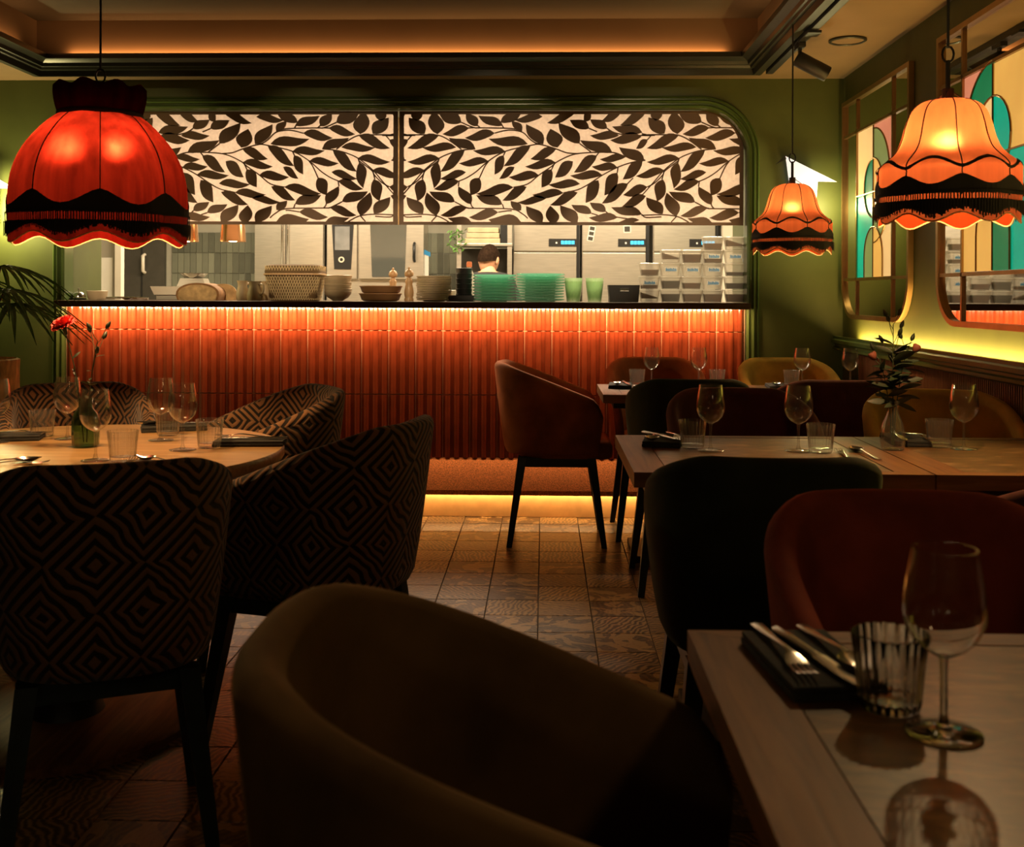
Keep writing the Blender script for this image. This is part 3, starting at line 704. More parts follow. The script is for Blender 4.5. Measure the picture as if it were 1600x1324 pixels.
# ------------------------------------------------------------------ chairs
def chair_shell(top=.87):
    a, b, fr, t = .240, .275, .25, .050
    pts = []
    for k in range(5): pts.append((a-.012*(1-k/5), -fr+fr*k/5))
    for k in range(57):
        th = PI*k/56; c, s_ = math.cos(th), math.sin(th)
        pts.append((a*math.copysign(abs(c)**.72, c), b*abs(s_)**.72))
    for k in range(5): pts.append((-a+.012*(k+1)/5, -fr*(k+1)/5))
    pts = [Vector(p) for p in pts]
    cum = [0]
    for i in range(1, len(pts)): cum.append(cum[-1]+(pts[i]-pts[i-1]).length)
    rs = []; j = 0
    for k in range(49):
        d = cum[-1]*k/48
        while j < len(pts)-2 and cum[j+1] < d: j += 1
        f = (d-cum[j])/max(1e-9, cum[j+1]-cum[j]); rs.append(pts[j].lerp(pts[j+1], f))
    for _ in range(2): rs = [rs[0]]+[(rs[i-1]+rs[i]*2+rs[i+1])/4 for i in range(1, 48)]+[rs[-1]]
    pts = rs; n = len(pts); m = (n-1)/2
    mb = MB(); uv = []; arc = 0; prof_n = None
    for i, p in enumerate(pts):
        if i: arc += (pts[i]-pts[i-1]).length
        tg = (pts[min(i+1, n-1)]-pts[max(i-1, 0)]).normalized(); nr = Vector((tg.y, -tg.x))
        s = abs(i-m)/m
        q_ = max(0, min(1, (s-.22)/.78)); h = top - .185*q_**1.3*(1.28-.28*q_)
        h -= .06*max(0, (s-.9)/.1)**2
        bz = .43
        pf = [(t/2-.03, bz), (t/2-.008, bz+.006), (t/2, bz+.03)]
        for q in (.2, .4, .6, .8): pf.append((t/2, bz+.03+(h-.03-bz-.03)*q))
        for q in range(7):
            an = PI*q/6; pf.append((t/2*math.cos(an), h-.026+.026*math.sin(an)))
        for q in (.7, .35, .0): pf.append((-t/2, bz+.04+(h-.03-bz-.04)*q))
        pf.append((-t/2+.01, bz))
        prof_n = len(pf)
        for o, z in pf:
            u = max(0, min(1, (z-.43)/.44)); sc = .80+.20*u**.75
            x = (p.x+nr.x*o)*sc; y = (p.y+nr.y*o)*sc
            mb.v.append((x, y, z)); uv.append((arc+.03, z+ (0 if o > 0 else .03)))
    for i in range(n-1):
        for k in range(prof_n):
            l = (k+1) % prof_n
            mb.f.append((i*prof_n+k, (i+1)*prof_n+k, (i+1)*prof_n+l, i*prof_n+l))
    mb.f.append(tuple(range(prof_n))); mb.f.append(tuple((n-1)*prof_n+k for k in range(prof_n-1, -1, -1)))
    mb.uv = uv
    return mb
SHELL = chair_shell()
def seat_mb():
    pts = [(.17, -.275), (.185, -.25)]
    for k in range(13):
        th = PI*k/12; c, s_ = math.cos(th), math.sin(th)
        pts.append((.185*math.copysign(abs(c)**.75, c), .19*abs(s_)**.75))
    pts += [(-.185, -.25), (-.17, -.275)]
    mb = MB(); n = len(pts); vs = []
    for sc, z in ((.93, .415), (.99, .425), (1, .45), (1, .475), (.97, .492), (.90, .50)):
        vs += [(x*sc, (y+.03)*sc-.03, z) for x, y in pts]
    fs = [(j*n+i, j*n+(i+1) % n, (j+1)*n+(i+1) % n, (j+1)*n+i) for j in range(5) for i in range(n)]
    fs += [tuple(range(n-1, -1, -1)), tuple(5*n+i for i in range(n))]
    mb.add(vs, fs); mb.uv = [(v[0], v[1]) for v in mb.v]; return mb
SEAT = seat_mb()
APRON = MB().box(-.17, .17, -.19, -.165, .375, .418).box(-.17, .17, .135, .16, .375, .418).box(-.17, -.145, -.165, .135, .375, .418).box(.145, .17, -.165, .135, .375, .418)
CH = {}
def chair(mat, x, y, deg, label, pat=False):
    """tub chair; local front is -Y"""
    name = 'patterned_tub_chair' if pat else 'tub_chair'
    if mat not in CH:
        CH[mat] = (SHELL.mesh('backrest', mat, 60), SEAT.mesh('seat', mat, 50))
        if 'leg' not in CH:
            CH['apron'] = APRON.mesh('apron', 'leg')
            CH['leg'] = [MB().taper((sx*.155, sy*.165-.01, .42), (sx*.205, sy*.225-.01, 0), .042, .026).mesh('leg', 'leg') for sx in (-1, 1) for sy in (-1, 1)]
    t = thing(name, label, 'chair', (x, y, 0), R(deg), 'patterned chairs round the table' if pat else 'velvet tub chairs')
    link('backrest', CH[mat][0], t); link('seat', CH[mat][1], t); link('apron', CH['apron'], t)
    for me in CH['leg']: link('leg', me, t)
    return t
chair('pat', -1.60, 3.66, 28, 'patterned tub chair on the far left of the round table, by the log planter', True)
chair('pat', -.99, 3.67, -58, 'patterned tub chair behind the round table, in front of the ribbed bar', True)
chair('pat', -.600, 2.87, -106, 'patterned tub chair on the right of the round table, side turned to us', True)
chair('pat', -.945, 2.31, -156, 'patterned tub chair nearest us at the round table, its back turned', True)
chair('v_olive', .002, 1.075, 91, 'large blurred olive brown chair in the foreground, at the nearest table end')
chair('v_red', .595, 1.58, 0, 'wine red chair facing us across the nearest table')
chair('v_green', .485, 2.47, 180, 'dark green chair, its back to us, at the near side of the middle table')
chair('v_darkred', 1.17, 2.42, -150, 'dark chair cut by the right edge, its back to us at the middle table')
chair('v_ochre', 1.325, 3.59, -10, 'ochre chair behind the flower vase, facing us across the middle table')
chair('v_rust', .055, 5.30, 90, 'rust and dark chair seen from its side, standing free before the ribbed bar')
chair('v_rust', .57, 5.47, 0, 'rust chair facing us behind the farthest table, against the bar')
chair('v_ochre', 1.25, 5.47, 0, 'ochre chair in the far corner under the small orange lampshade')
chair('v_green', .595, 4.50, 180, 'dark green chair with its back to us at the farthest table')
chair('v_darkred', .67, 3.59, 0, 'dark wine red chair facing us across the middle table, left of the ochre one')
chair('v_darkred', 1.18, 4.50, 180, 'dark chair with its back to us, between the flower vase and the far corner')

# ------------------------------------------------------------------ tables
def table(x0, x1, y0, y1, label, far_only=False, foot=(.26, .26)):
    cx, cy = (x0+x1)/2, (y0+y1)/2; hx, hy = (x1-x0)/2, (y1-y0)/2
    t = thing('dining_table', label, 'table', (cx, cy, 0), 0, 'wood framed dining tables')
    bw, bf = .085, .045; z0, z1 = .722, .76
    part('top_panel', MB().box(-hx+bw+.0025, hx-bw-.0025, -hy+bf+.0025, hy-bf-.0025, z0, z1-.0008), 'worn', t)
    for sx in (-1, 1):
        p = [(sx*hx, -hy), (sx*hx, hy), (sx*(hx-bw), hy-bf), (sx*(hx-bw), -hy+bf)]
        part('border_plank', MB().prism(p, z0, z1, 'Z'), 'walnut', t)
    for sy in (-1, 1):
        p = [(-hx+.001, sy*hy), (hx-.001, sy*hy), (hx-bw-.001, sy*(hy-bf)), (-hx+bw+.001, sy*(hy-bf))]
        part('border_plank', MB().prism(p, z0, z1, 'Z'), 'walnut_x', t)
    part('under_frame', MB().box(-hx+.05, hx-.05, -hy+.05, hy-.05, .695, z0), 'black_metal', t)
    part('column', MB().box(-.035, .035, -.035, .035, .03, .695, .004), 'black_metal', t)
    part('base_plate', MB().box(-foot[0]/2-.06, foot[0]/2+.06, -foot[1]/2-.06, foot[1]/2+.06, 0, .03, .006), 'black_metal', t)
    return t
table(.19, .93, .72, 1.418, 'nearest framed table, in the lower right corner')
table(.225, .962, 2.67, 3.378, 'middle framed table between the dark green and the wine red chairs')
table(.966, 1.60, 2.67, 3.378, 'middle framed table by the right wall, with the flower vase at its joint')
table(.262, .93, 4.73, 5.285, 'farthest framed table, in front of the rust chair')
table(.934, 1.60, 4.73, 5.285, 'farthest framed table in the corner, in front of the far ochre chair')
RTX, RTY, RTR = -1.325, 2.965, .59
t = thing('round_table', 'round wooden table under the crimson lampshade', 'table', (RTX, RTY, 0))
part('tabletop', MB().lathe([(.575, .722), (RTR-.004, .728), (RTR, .735), (RTR, .754), (RTR-.005, .76), (0, .76)], 96), 'oak_top', t, 40)
part('column', MB().lathe([(.10, .03), (.09, .06), (.09, .68), (.2, .70), (.2, .721)], 32), 'black_metal', t, 40)
part('base', MB().lathe([(.36, 0), (.36, .02), (.35, .028), (.1, .034), (0, .034)], 64), 'bark' if False else 'walnut', t, 40)

# ------------------------------------------------------------------ pendant lampshades
def scallop_shade(name, label, cx, cy, zbot, zmap, prof, rmax, mat, bands, fringe, skirt, seam_off, loc_top, collar=False, power=8, bulbs=((0, 0, -.055),)):
    """prof: (r, z) from top to the skirt; eight gores; bands: list of (z_seam, z_mid, height) braid trims"""
    t = thing(name, label, 'lamp', (cx, cy, 0), 0, None)
    G, SUB = 8, 10; seg = G*SUB
    def pinch(a): return .5-.5*math.cos(G*(a-seam_off))          # 0 on seams, 1 in mid gore
    mb = MB()
    zl = prof[-1][1]
    zs = [p[1] for p in prof]
    # resample profile smoothly
    pr = smooth_line([(r, z, 0) for r, z in prof], 4)
    vs = []; n = len(pr)
    for i, p in enumerate(pr):
        f = i/(n-1)
        for k in range(seg):
            a = 2*PI*k/seg+seam_off; q = p.x*(1-.045*(1-pinch(a)))
            z = p.y - (skirt*(pinch(a)-.5) if f > .86 else 0)*(max(0, (f-.86)/.14))
            vs.append((q*math.cos(a), q*math.sin(a), z))
    fs = [(i*seg+k, i*seg+(k+1) % seg, (i+1)*seg+(k+1) % seg, (i+1)*seg+k) for i in range(n-1) for k in range(seg)]
    mb.add(vs, fs); sh = part('shade', mb, mat, t, 180)
    def rad_at(z):
        for i in range(n-1):
            if pr[i].y >= z >= pr[i+1].y: 
                k = (pr[i].y-z)/max(1e-6, pr[i].y-pr[i+1].y); return pr[i].x+(pr[i+1].x-pr[i].x)*k
        return pr[-1].x
    for g in range(G):
        a = seam_off+2*PI*g/G
        pts = [((p.x*.956+.001)*math.cos(a), (p.x*.956+.001)*math.sin(a), p.y) for p in pr[:int(n*.86)]]
        part('seam_cord', MB().tube(pts, .0016, 4), 'fr_black', sh)
    for (zs_, zm_, hb, solid) in bands:
        b = MB(); vs = []
        for lvl in (0, 1):
            for k in range(seg):
                a = 2*PI*k/seg+seam_off; pn = pinch(a)
                zt = zs_+(zm_-zs_)*pn**.8; z = zt if lvl == 0 else (solid if solid is not None else zt-hb)
                q = rad_at(z)*(1-.045*(1-pn))+.004; vs.append((q*math.cos(a), q*math.sin(a), z))
        b.add(vs, [(k, (k+1) % seg, seg+(k+1) % seg, seg+k) for k in range(seg)])
        part('braid_trim', b, 'fr_black', t)
    z1, gap0, gap1, z2, amp = fringe
    fm = MB(); nt_ = int(2*PI*rmax/.0066)
    for k in range(nt_):
        a = 2*PI*(k+.3*random.random())/nt_; pn = pinch(a); q = rmax*(1-.045*(1-pn))+.006
        ln = z2-amp*(pn-.5)+random.uniform(-.004, .004); wd = .0040
        da = wd/q/2
        def quad(za, zb_, f=1, qq=q):
            vs = [(qq*math.cos(a-da*f), qq*math.sin(a-da*f), za), (qq*math.cos(a+da*f), qq*math.sin(a+da*f), za), (qq*math.cos(a+da*f), qq*math.sin(a+da*f), zb_), (qq*math.cos(a-da*f), qq*math.sin(a-da*f), zb_)]
            fm.add(vs, [(0, 1, 2, 3)])
        quad(z1, gap0, 1.65); quad(gap0, gap1, .85); quad(gap1, ln, 1.0, q+.003)
        a += PI/nt_; quad(gap1, ln+random.uniform(-.004, .012), .9, q)
    vs = []
    for lvl in (0, 1):
        for k in range(seg):
            a = 2*PI*k/seg+seam_off; pn = pinch(a); q = rmax*(1-.045*(1-pn))+.0045
            vs.append((q*math.cos(a), q*math.sin(a), gap1 if lvl == 0 else z2-amp*(pn-.5)+.006))
    fm.add(vs, [(k, (k+1) % seg, seg+(k+1) % seg, seg+k) for k in range(seg)])
    stuff(part('fringe', fm, 'fr_black', t))
    # pale rim cord at the wavy lower edge
    low = [vs_ for vs_ in [mb.v[(n-1)*seg+k] for k in range(seg)]]
    part('rim_cord', MB().tube([tuple(p) for p in low]+[tuple(low[0])], .002, 4), 'pale_wood', t)
    if collar:
        c = MB(); cs = []
        ztop = prof[0][1]; r0 = prof[0][0]
        for i in range(7):
            f = i/6
            for k in range(seg):
                a = 2*PI*k/seg+seam_off; pn = pinch(a)
                q = r0*(1+.13*math.sin(f*PI*.75))*(1+.10*(pn-.4)*f) ; z = ztop+.078*f + .012*pn*f
                if f == 1: q -= .012
                cs.append((q*math.cos(a), q*math.sin(a), z))
        c.add(cs, [(i*seg+k, i*seg+(k+1) % seg, (i+1)*seg+(k+1) % seg, (i+1)*seg+k) for i in range(6) for k in range(seg)])
        part('ruffled_collar', c, 'shade_red', t, 180)
        part('neck_band', MB().lathe([(r0*1.0, ztop-.008), (r0*1.01+.004, ztop-.004), (r0*1.01+.004, ztop+.006), (r0, ztop+.010)], 64), 'fr_black', t, 60)
    ztop = prof[0][1]
    top = MB().tube([(0, 0, ztop+.0), (0, 0, ztop+.10)], .006, 8)
    for k in range(3):
        a = 2*PI*k/3; top.tube([(0, 0, ztop+.03), (prof[0][0]*.98*math.cos(a), prof[0][0]*.98*math.sin(a), ztop-.002)], .002, 4)
    top.tube([(0, 0, ztop+.03), (0, 0, ztop-.045)], .014, 10)
    part('shade_carrier', top, 'black_metal', t)
    lp = [(.014*math.cos(q), 0, ztop+.115+.020*math.sin(q)) for q in [i*2*PI/12 for i in range(13)]]
    part('hook', MB().tube(lp, .003, 5), 'black_metal', t)
    part('cable', MB().tube([(0, 0, ztop+.13), (0, 0, loc_top)], .0035, 6), 'black_metal', t)
    for bx, by, bz in bulbs:
        if bx: part('lamp_arm', MB().tube([(0, 0, ztop-.04), (bx, by, ztop+bz+.045)], .006, 6), 'black_metal', t)
        part('bulb', MB().lathe([(.0, -.030), (.018, -.022), (.024, -.002), (.018, .022), (.011, .04), (.011, .055)], 16), 'bulb', t, 60, (bx, by, ztop+bz))
        light('lamp_light', 'POINT', (cx+bx, cy+by, ztop+bz-.055), power/len(bulbs), (1, .58, .24), shadow_soft_size=.02)
    return t
# crimson shade over the round table
kA = 3.05/1680
LX, LY = -1.275, 3.05
zA = lambda py: 1.2-(py-457)*kA
PA = [(62, 178), (78, 190), (96, 208), (116, 234), (129, 262), (135.5, 290), (137, 320), (136, 350), (135.5, 374)]
scallop_shade('pendant_lamp', 'large crimson fabric pendant lampshade with ruffled collar over the round table', LX, LY, 0, None, [(r*kA, zA(y)) for r, y in PA], 137*kA, 'shade_red',
              [(zA(304), zA(326), .03, zA(338))], (zA(336), zA(339), zA(350), zA(366), .026), .030, R(-67.3), ZT, True, 66, ((-.065, -.05, -.055), (.065, -.05, -.055)))
kB = .343/215
def orange(label, cx, cy, zb, power, seam):
    zB = lambda py: zb+(345-py)*kB
    PB = [(31, 160), (44, 165), (56, 177), (64, 198), (70, 220), (80, 240), (104, 262), (106, 275), (106, 300), (105, 325), (104, 345)]
    return scallop_shade('bell_pendant_lamp', label, cx, cy, 0, None, [(r*kB, zB(y)) for r, y in PB], 106*kB, 'shade_org',
        [(zB(269), zB(254), .008, None), (zB(282), zB(297), .02, zB(311))], (zB(306), zB(311), zB(319), zB(340), .018), .022, R(seam), ZC, False, power)
orange('orange bell-shaped fringed pendant lampshade, the larger one at the right edge', .993, 2.68, 1.385, 30, -99.3)
orange('small distant orange bell-shaped fringed lampshade before the green wall', 1.08, 4.72, 1.388, 20, -80.4)

# ------------------------------------------------------------------ ceiling rail, spotlight, speaker
t = thing('light_track', 'black light track running along the ceiling cornice', 'track', (1.165, 0, ZC))
part('rail', MB().box(-.018, .018, -2.5, 5.62, -.032, -.001, .003), 'black_metal', t)
part('cornice_clip', MB().box(-.03, .03, 4.68, 4.76, -.045, -.033, .003), 'black_metal', t)
s = thing('spotlight', 'black cylinder spotlight on the ceiling track, tilted towards the right wall', 'spotlight', (1.165, 4.95, ZC-.033))
part('adapter', MB().box(-.016, .016, -.05, .05, -.02, 0, .003), 'black_metal', s)
part('yoke', MB().box(-.006, .006, -.012, .012, -.085, -.02), 'black_metal', s)
body = link('body', MB().lathe([(.0, -.08), (.034, -.08), (.036, -.076), (.036, .076), (.034, .08), (.028, .08), (.026, .06), (0, .06)], 24).mesh('body', 'black_metal', 40), s, (.055, 0, -.10), Euler((0, R(118), 0)))
sp = thing('ceiling_speaker', 'round ceiling speaker grille beside the black spotlight', 'speaker', (1.395, 5.0, ZC-.002))
part('ring', MB().lathe([(.085, 0), (.085, -.006), (.078, -.010), (.072, -.006), (.072, 0)], 40, closed=True), 'cornice', sp, 40)
part('grille', MB().lathe([(.072, -.003), (.03, -.006), (0, -.006)], 40), 'ceil', sp, 40)

# ------------------------------------------------------------------ folded bird wall lamps
def bird(x, z, label, flip=1):
    t = thing('bird_wall_lamp', label, 'wall lamp', (x, YB-.001, z), 0, 'folded bird wall lamps')
    q = 5.86/1680
    def P(px, py, d): return (flip*(px-1240)*q, -d, -(py-290)*q)
    def facet(name, pts, mat='bird'):
        mb = MB(); a = [Vector(P(*p)) for p in pts]; nrm = (a[1]-a[0]).cross(a[2]-a[0]).normalized()*.002
        n = len(a); mb.add([v+nrm for v in a]+[v-nrm for v in a], [tuple(range(n)), tuple(range(2*n-1, n-1, -1))]+[(i, i+n, (i+1) % n+n, (i+1) % n) for i in range(n)])
        part(name, mb, mat, t)
    facet('wing', [(1224, 246, .05), (1300, 287, .09), (1243, 285, .06)])
    facet('body', [(1224, 246, .05), (1243, 285, .06), (1238, 330, .05), (1232, 300, .04)])
    facet('tail', [(1243, 285, .06), (1272, 284, .075), (1270, 335, .05), (1238, 330, .05)])
    facet('beak', [(1207, 260, .06), (1223, 245, .05), (1226, 250, .05)], 'black_metal')
    mb = MB().box(.0, .06, -.03, 0, -.10, -.02); part('bracket', mb, 'black_metal', t)
    return t
b1 = at(1240, 290, YB)
bird(b1.x, b1.z, 'white folded-paper bird wall lamp above the small orange lampshade')
light('bird_light', 'POINT', (b1.x+.14, YB-.14, b1.z-.12), 6, (1, .82, .34), shadow_soft_size=.03)
b2 = at(-22, 300, YB)
bird(b2.x, b2.z, 'white folded-paper bird wall lamp at the left edge, behind the crimson lampshade')
light('bird_light', 'POINT', (b2.x+.14, YB-.14, b2.z-.10), 26, (1, .82, .34), shadow_soft_size=.03)

# ------------------------------------------------------------------ tableware
TZ = .7605
def glass_protos():
    H = .186
    out = [(.0045, .076), (.010, .079), (.022, .086), (.033, .098), (.0392, .113), (.0405, .124), (.0395, .140), (.0365, .160), (.0333, .178), (.0318, H)]
    inn = [(r-.0011, z+.0006) for r, z in out[::-1]]; inn[0] = (.0309, H)
    bowl = MB().lathe(out+inn[:-1]+[(.0, .080)], 40).mesh('bowl', 'glass', 60)
    stem = MB().lathe([(.009, .0055), (.0055, .010), (.0038, .02), (.0036, .06), (.0045, .0755)], 16).mesh('stem', 'glass_thick', 60)
    foot = MB().lathe([(.036, 0), (.0375, .0012), (.036, .0024), (.018, .0045), (.009, .0056), (0, .006)], 40).mesh('foot', 'glass_thick', 60)
    return bowl, stem, foot
GB, GS_, GF = glass_protos()
def wine_glass(x, y, label, z=TZ):
    t = thing('wine_glass', label, 'glass', (x, y, z), random.uniform(0, 6), 'empty wine glasses')
    link('bowl', GB, t); link('stem', GS_, t); link('foot', GF, t); return t
def rib_r(r, z, a): return r*(1+(.05 if z > .006 else .012)*math.cos(22*a))
TUM = MB().lathe([(.028, 0), (.0305, .002), (.0315, .008), (.0345, .045), (.0385, .080)], 120, ribfn=rib_r)
TUM = MB().lathe([(.0, 0), (.028, 0), (.0305, .002), (.0315, .008), (.0345, .045), (.0385, .079), (.0375, .0805), (.0362, .079), (.0325, .045), (.0295, .012), (.0, .010)], 120, ribfn=rib_r).mesh('tumbler', 'glass_rib', 70)
def tumbler(x, y, label, z=TZ):
    return tag(link('ribbed_tumbler', TUM, None, (x, y, z)), label, 'glass', 'ribbed water tumblers')
def strip(pts):
    """pts: (x, half width, z, thickness) along the piece -> closed loft"""
    mb = MB(); vs = []
    for x, h, z, th in pts: vs += [(x, -h, z), (x, 0, z+th*.6), (x, h, z), (x, h*.9, z-th*.4), (x, -h*.9, z-th*.4)]
    n = len(pts); fs = [(i*5+k, i*5+(k+1) % 5, (i+1)*5+(k+1) % 5, (i+1)*5+k) for i in range(n-1) for k in range(5)]
    fs += [tuple(range(4, -1, -1)), tuple((n-1)*5+k for k in range(5))]
    return mb.add(vs, fs)
HANDLE = [(-.1, .0035, .002, .002), (-.097, .008, .002, .003), (-.07, .0075, .003, .003), (-.03, .0045, .006, .003), (.015, .0032, .010, .003), (.03, .004, .010, .0028)]
def fork_mb():
    mb = strip(HANDLE+[(.04, .009, .008, .002), (.052, .012, .005, .002), (.060, .0125, .004, .002)])
    for k in range(4):
        y = (k-1.5)*.0066
        s = strip([(.058, .0022, .004, .002), (.078, .0018, .003, .002), (.095, .0012, .006, .0012), (.1, .0006, .008, .0008)])
        mb.add([(a, b+y, c) for a, b, c in s.v], s.f)
    return mb
def spoon_mb():
    mb = strip(HANDLE)
    vs, fs = [], []; n, m = 9, 8
    for i in range(n):
        t = i/(n-1); x = .028+.07*t; w = .0205*math.sin(PI*min(1, max(.06, .06+.94*t**.85))) + .001
        for k in range(m+1):
            u = -1+2*k/m; dz = -.010*(1-u*u)*math.sin(PI*t)
            vs.append((x, u*w, .011+dz))
    o = len(vs)
    for v in vs[:o]: vs.append((v[0], v[1], v[2]-.0012))
    for i in range(n-1):
        for k in range(m):
            q = (i*(m+1)+k, i*(m+1)+k+1, (i+1)*(m+1)+k+1, (i+1)*(m+1)+k); fs += [q, tuple(o+j for j in q[::-1])]
    return mb.add(vs, fs)
def knife_mb():
    return strip([(-.105, .004, .003, .004), (-.10, .0075, .003, .006), (-.06, .0075, .004, .006), (-.01, .0055, .004, .005), (.0, .006, .004, .004), (.01, .009, .004, .0018), (.07, .0095, .003, .0015), (.095, .006, .003, .001), (.105, .001, .003, .001)])
FK, SPN, KN = fork_mb().mesh('fork', 'steel', 60), spoon_mb().mesh('spoon', 'steel', 60), knife_mb().mesh('knife', 'steel', 60)
NAP = MB().box(-.10, .10, -.055, .055, 0, .009, .003).box(-.098, .100, -.053, .054, .0095, .016, .003).mesh('napkin', 'napkin', 50)
def put(me, cat, x, y, deg, label, z=TZ, tilt=0): return tag(link(me.name.split('.')[0], me, None, (x, y, z), (R(tilt), 0, R(deg))), label, cat, cat+'s laid on the tables')
def napkin(x, y, deg, label, z=TZ): return tag(link('folded_napkin', NAP, None, (x, y, z), (0, 0, R(deg))), label, 'napkin', 'charcoal napkins under the cutlery')

# nearest table
wine_glass(.403, 1.092, 'empty wine glass in the foreground on the nearest table')
tumbler(.370, 1.158, 'ribbed tumbler in the foreground between the cutlery and the wine glass')
napkin(.315, 1.272, 96, 'charcoal folded napkin with cutlery on the nearest table')
put(FK, 'fork', .283, 1.285, -84, 'fork on the left of the nearest napkin', TZ+.018)
put(KN, 'knife', .318, 1.262, -76, 'knife across the middle of the nearest napkin', TZ+.018)
put(SPN, 'spoon', .346, 1.282, -80, 'spoon on the right of the nearest napkin', TZ+.018)
# middle table
T2 = 'on the middle table'
wine_glass(.471, 3.045, 'wine glass left on the middle table, beside the cutlery napkin'); tumbler(.428, 3.10, 'ribbed tumbler left on the middle table, beside the leftmost wine glass there')
napkin(.355, 3.20, 80, 'charcoal napkin with cutlery at the left end of the middle table')
put(SPN, 'spoon', .325, 3.18, -100, 'spoon on the left of the napkin at the left end of the middle table', TZ+.018)
put(KN, 'knife', .352, 3.205, -62, 'knife on the napkin at the left end of the middle table', TZ+.018)
put(FK, 'fork', .388, 3.21, -86, 'fork on the right of the napkin at the left end of the middle table', TZ+.018)
wine_glass(.718, 3.05, 'wine glass in the middle of the middle table, left of a tumbler'); tumbler(.775, 3.03, 'ribbed tumbler in the middle of the middle table, left of a lone fork')
put(FK, 'fork', .825, 2.97, 84, 'lone fork on the middle table between tumbler and spoon'); put(SPN, 'spoon', .888, 3.0, 96, 'lone spoon on the middle table, left of the flower vase')
napkin(1.085, 3.26, 84, 'charcoal napkin with cutlery right of the flower vase')
put(FK, 'fork', 1.12, 3.25, -78, 'fork on the napkin right of the flower vase', TZ+.018); put(KN, 'knife', 1.062, 3.25, -96, 'knife on the napkin right of the flower vase', TZ+.018)
tumbler(1.150, 3.16, 'ribbed tumbler on the right of the middle table, before the ochre chair'); wine_glass(1.205, 3.12, 'wine glass on the right of the middle table, before the ochre chair')
# farthest tables
napkin(.365, 5.12, 85, 'charcoal napkin with a spoon at the left end of the farthest table'); put(SPN, 'spoon', .35, 5.11, -95, 'spoon on the napkin at the left end of the farthest table', TZ+.018)
put(KN, 'knife', .392, 5.12, -85, 'knife on the napkin at the left end of the farthest table', TZ+.018)
tumbler(.45, 5.19, 'ribbed tumbler on the farthest table, beside the left napkin'); wine_glass(.520, 5.20, 'wine glass on the farthest table, before the left of the rust chair')
wine_glass(.748, 5.21, 'wine glass on the farthest table, before the right of the rust chair'); tumbler(.835, 5.20, 'ribbed tumbler on the farthest table, right of its two wine glasses')
napkin(1.115, 5.13, 85, 'charcoal napkin with cutlery on the farthest corner table'); put(SPN, 'spoon', 1.095, 5.12, -95, 'spoon on the napkin of the farthest corner table', TZ+.018); put(KN, 'knife', 1.135, 5.12, -85, 'knife on the napkin of the farthest corner table', TZ+.018)
tumbler(1.19, 5.20, 'ribbed tumbler before the far ochre chair'); wine_glass(1.243, 5.21, 'wine glass before the far ochre chair'); wine_glass(1.475, 5.22, 'wine glass in the far corner, right of the far ochre chair')
# round table
wine_glass(-1.425, 3.18, 'wine glass at the left of the round table, behind the left tumbler'); wine_glass(-1.169, 2.775, 'wine glass nearest us on the round table, before the green vase')
wine_glass(-1.137, 3.165, 'wine glass at the back right of the round table, before a tumbler'); wine_glass(-1.007, 2.975, 'wine glass at the right of the round table, left of the right tumbler')
wine_glass(-1.60, 3.10, 'wine glass cut by the left edge on the round table')
tumbler(-1.528, 3.235, 'ribbed tumbler at the left of the round table'); tumbler(-1.095, 2.77, 'ribbed tumbler nearest us on the round table, above the near chair')
tumbler(-1.158, 3.285, 'ribbed tumbler behind the back right wine glass of the round table'); tumbler(-.950, 3.035, 'ribbed tumbler at the right of the round table, by the crossed cutlery')
tumbler(-1.585, 2.92, 'ribbed tumbler at the left edge of the photo on the round table')
napkin(-.850, 3.10, 5, 'charcoal napkin with fork and knife at the right rim of the round table')
put(FK, 'fork', -.862, 3.115, 172, 'fork on the napkin at the right rim of the round table', TZ+.018); put(KN, 'knife', -.845, 3.085, 182, 'knife on the napkin at the right rim of the round table', TZ+.018)
napkin(-1.185, 3.415, 22, 'charcoal napkin at the back of the round table, behind the tumbler'); put(SPN, 'spoon', -1.20, 3.41, 200, 'spoon on the napkin at the back of the round table', TZ+.018); put(KN, 'knife', -1.16, 3.43, 20, 'knife on the napkin at the back of the round table', TZ+.018)
napkin(-1.60, 3.16, 15, 'charcoal napkin with a fork at the left of the round table'); put(FK, 'fork', -1.57, 3.15, 5, 'fork on the napkin at the left of the round table', TZ+.018)
put(FK, 'fork', -1.065, 2.70, 96, 'fork near the front of the round table, right of the near tumbler'); put(SPN, 'spoon', -.99, 2.76, 150, 'spoon near the front of the round table, above the near chair')
put(SPN, 'spoon', -1.39, 2.715, 30, 'spoon at the front left of the round table'); put(FK, 'fork', -1.36, 2.69, 20, 'fork lying along the spoon at the front left of the round table')

def solid_glass():
    m, nt, b, out = new_mat('solid_glass')
    g = N(nt, 'ShaderNodeBsdfGlass'); g.inputs['IOR'].default_value = 1.45; g.inputs['Roughness'].default_value = 0
    nt.links.new(g.outputs[0], out.inputs[0]); nt.nodes.remove(b); return m
SG = solid_glass()
for o in [x for x in bpy.data.objects if x.get('label', '').endswith('on the nearest table') or 'between the cutlery and the wine glass' in x.get('label', '')]:
    if o['category'] != 'glass': continue
    for c in ([o] if o.data else list(o.children)):
        c.data = c.data.copy(); c.data.materials.clear(); c.data.materials.append(SG); c.data.shade_smooth(); c.cycles.is_caustics_caster = True
near_spot.data.cycles.is_caustics_light = True
for o in bpy.data.objects:
    if o.parent and o.parent.get('label', '').startswith('nearest framed table'): o.cycles.is_caustics_receiver = True
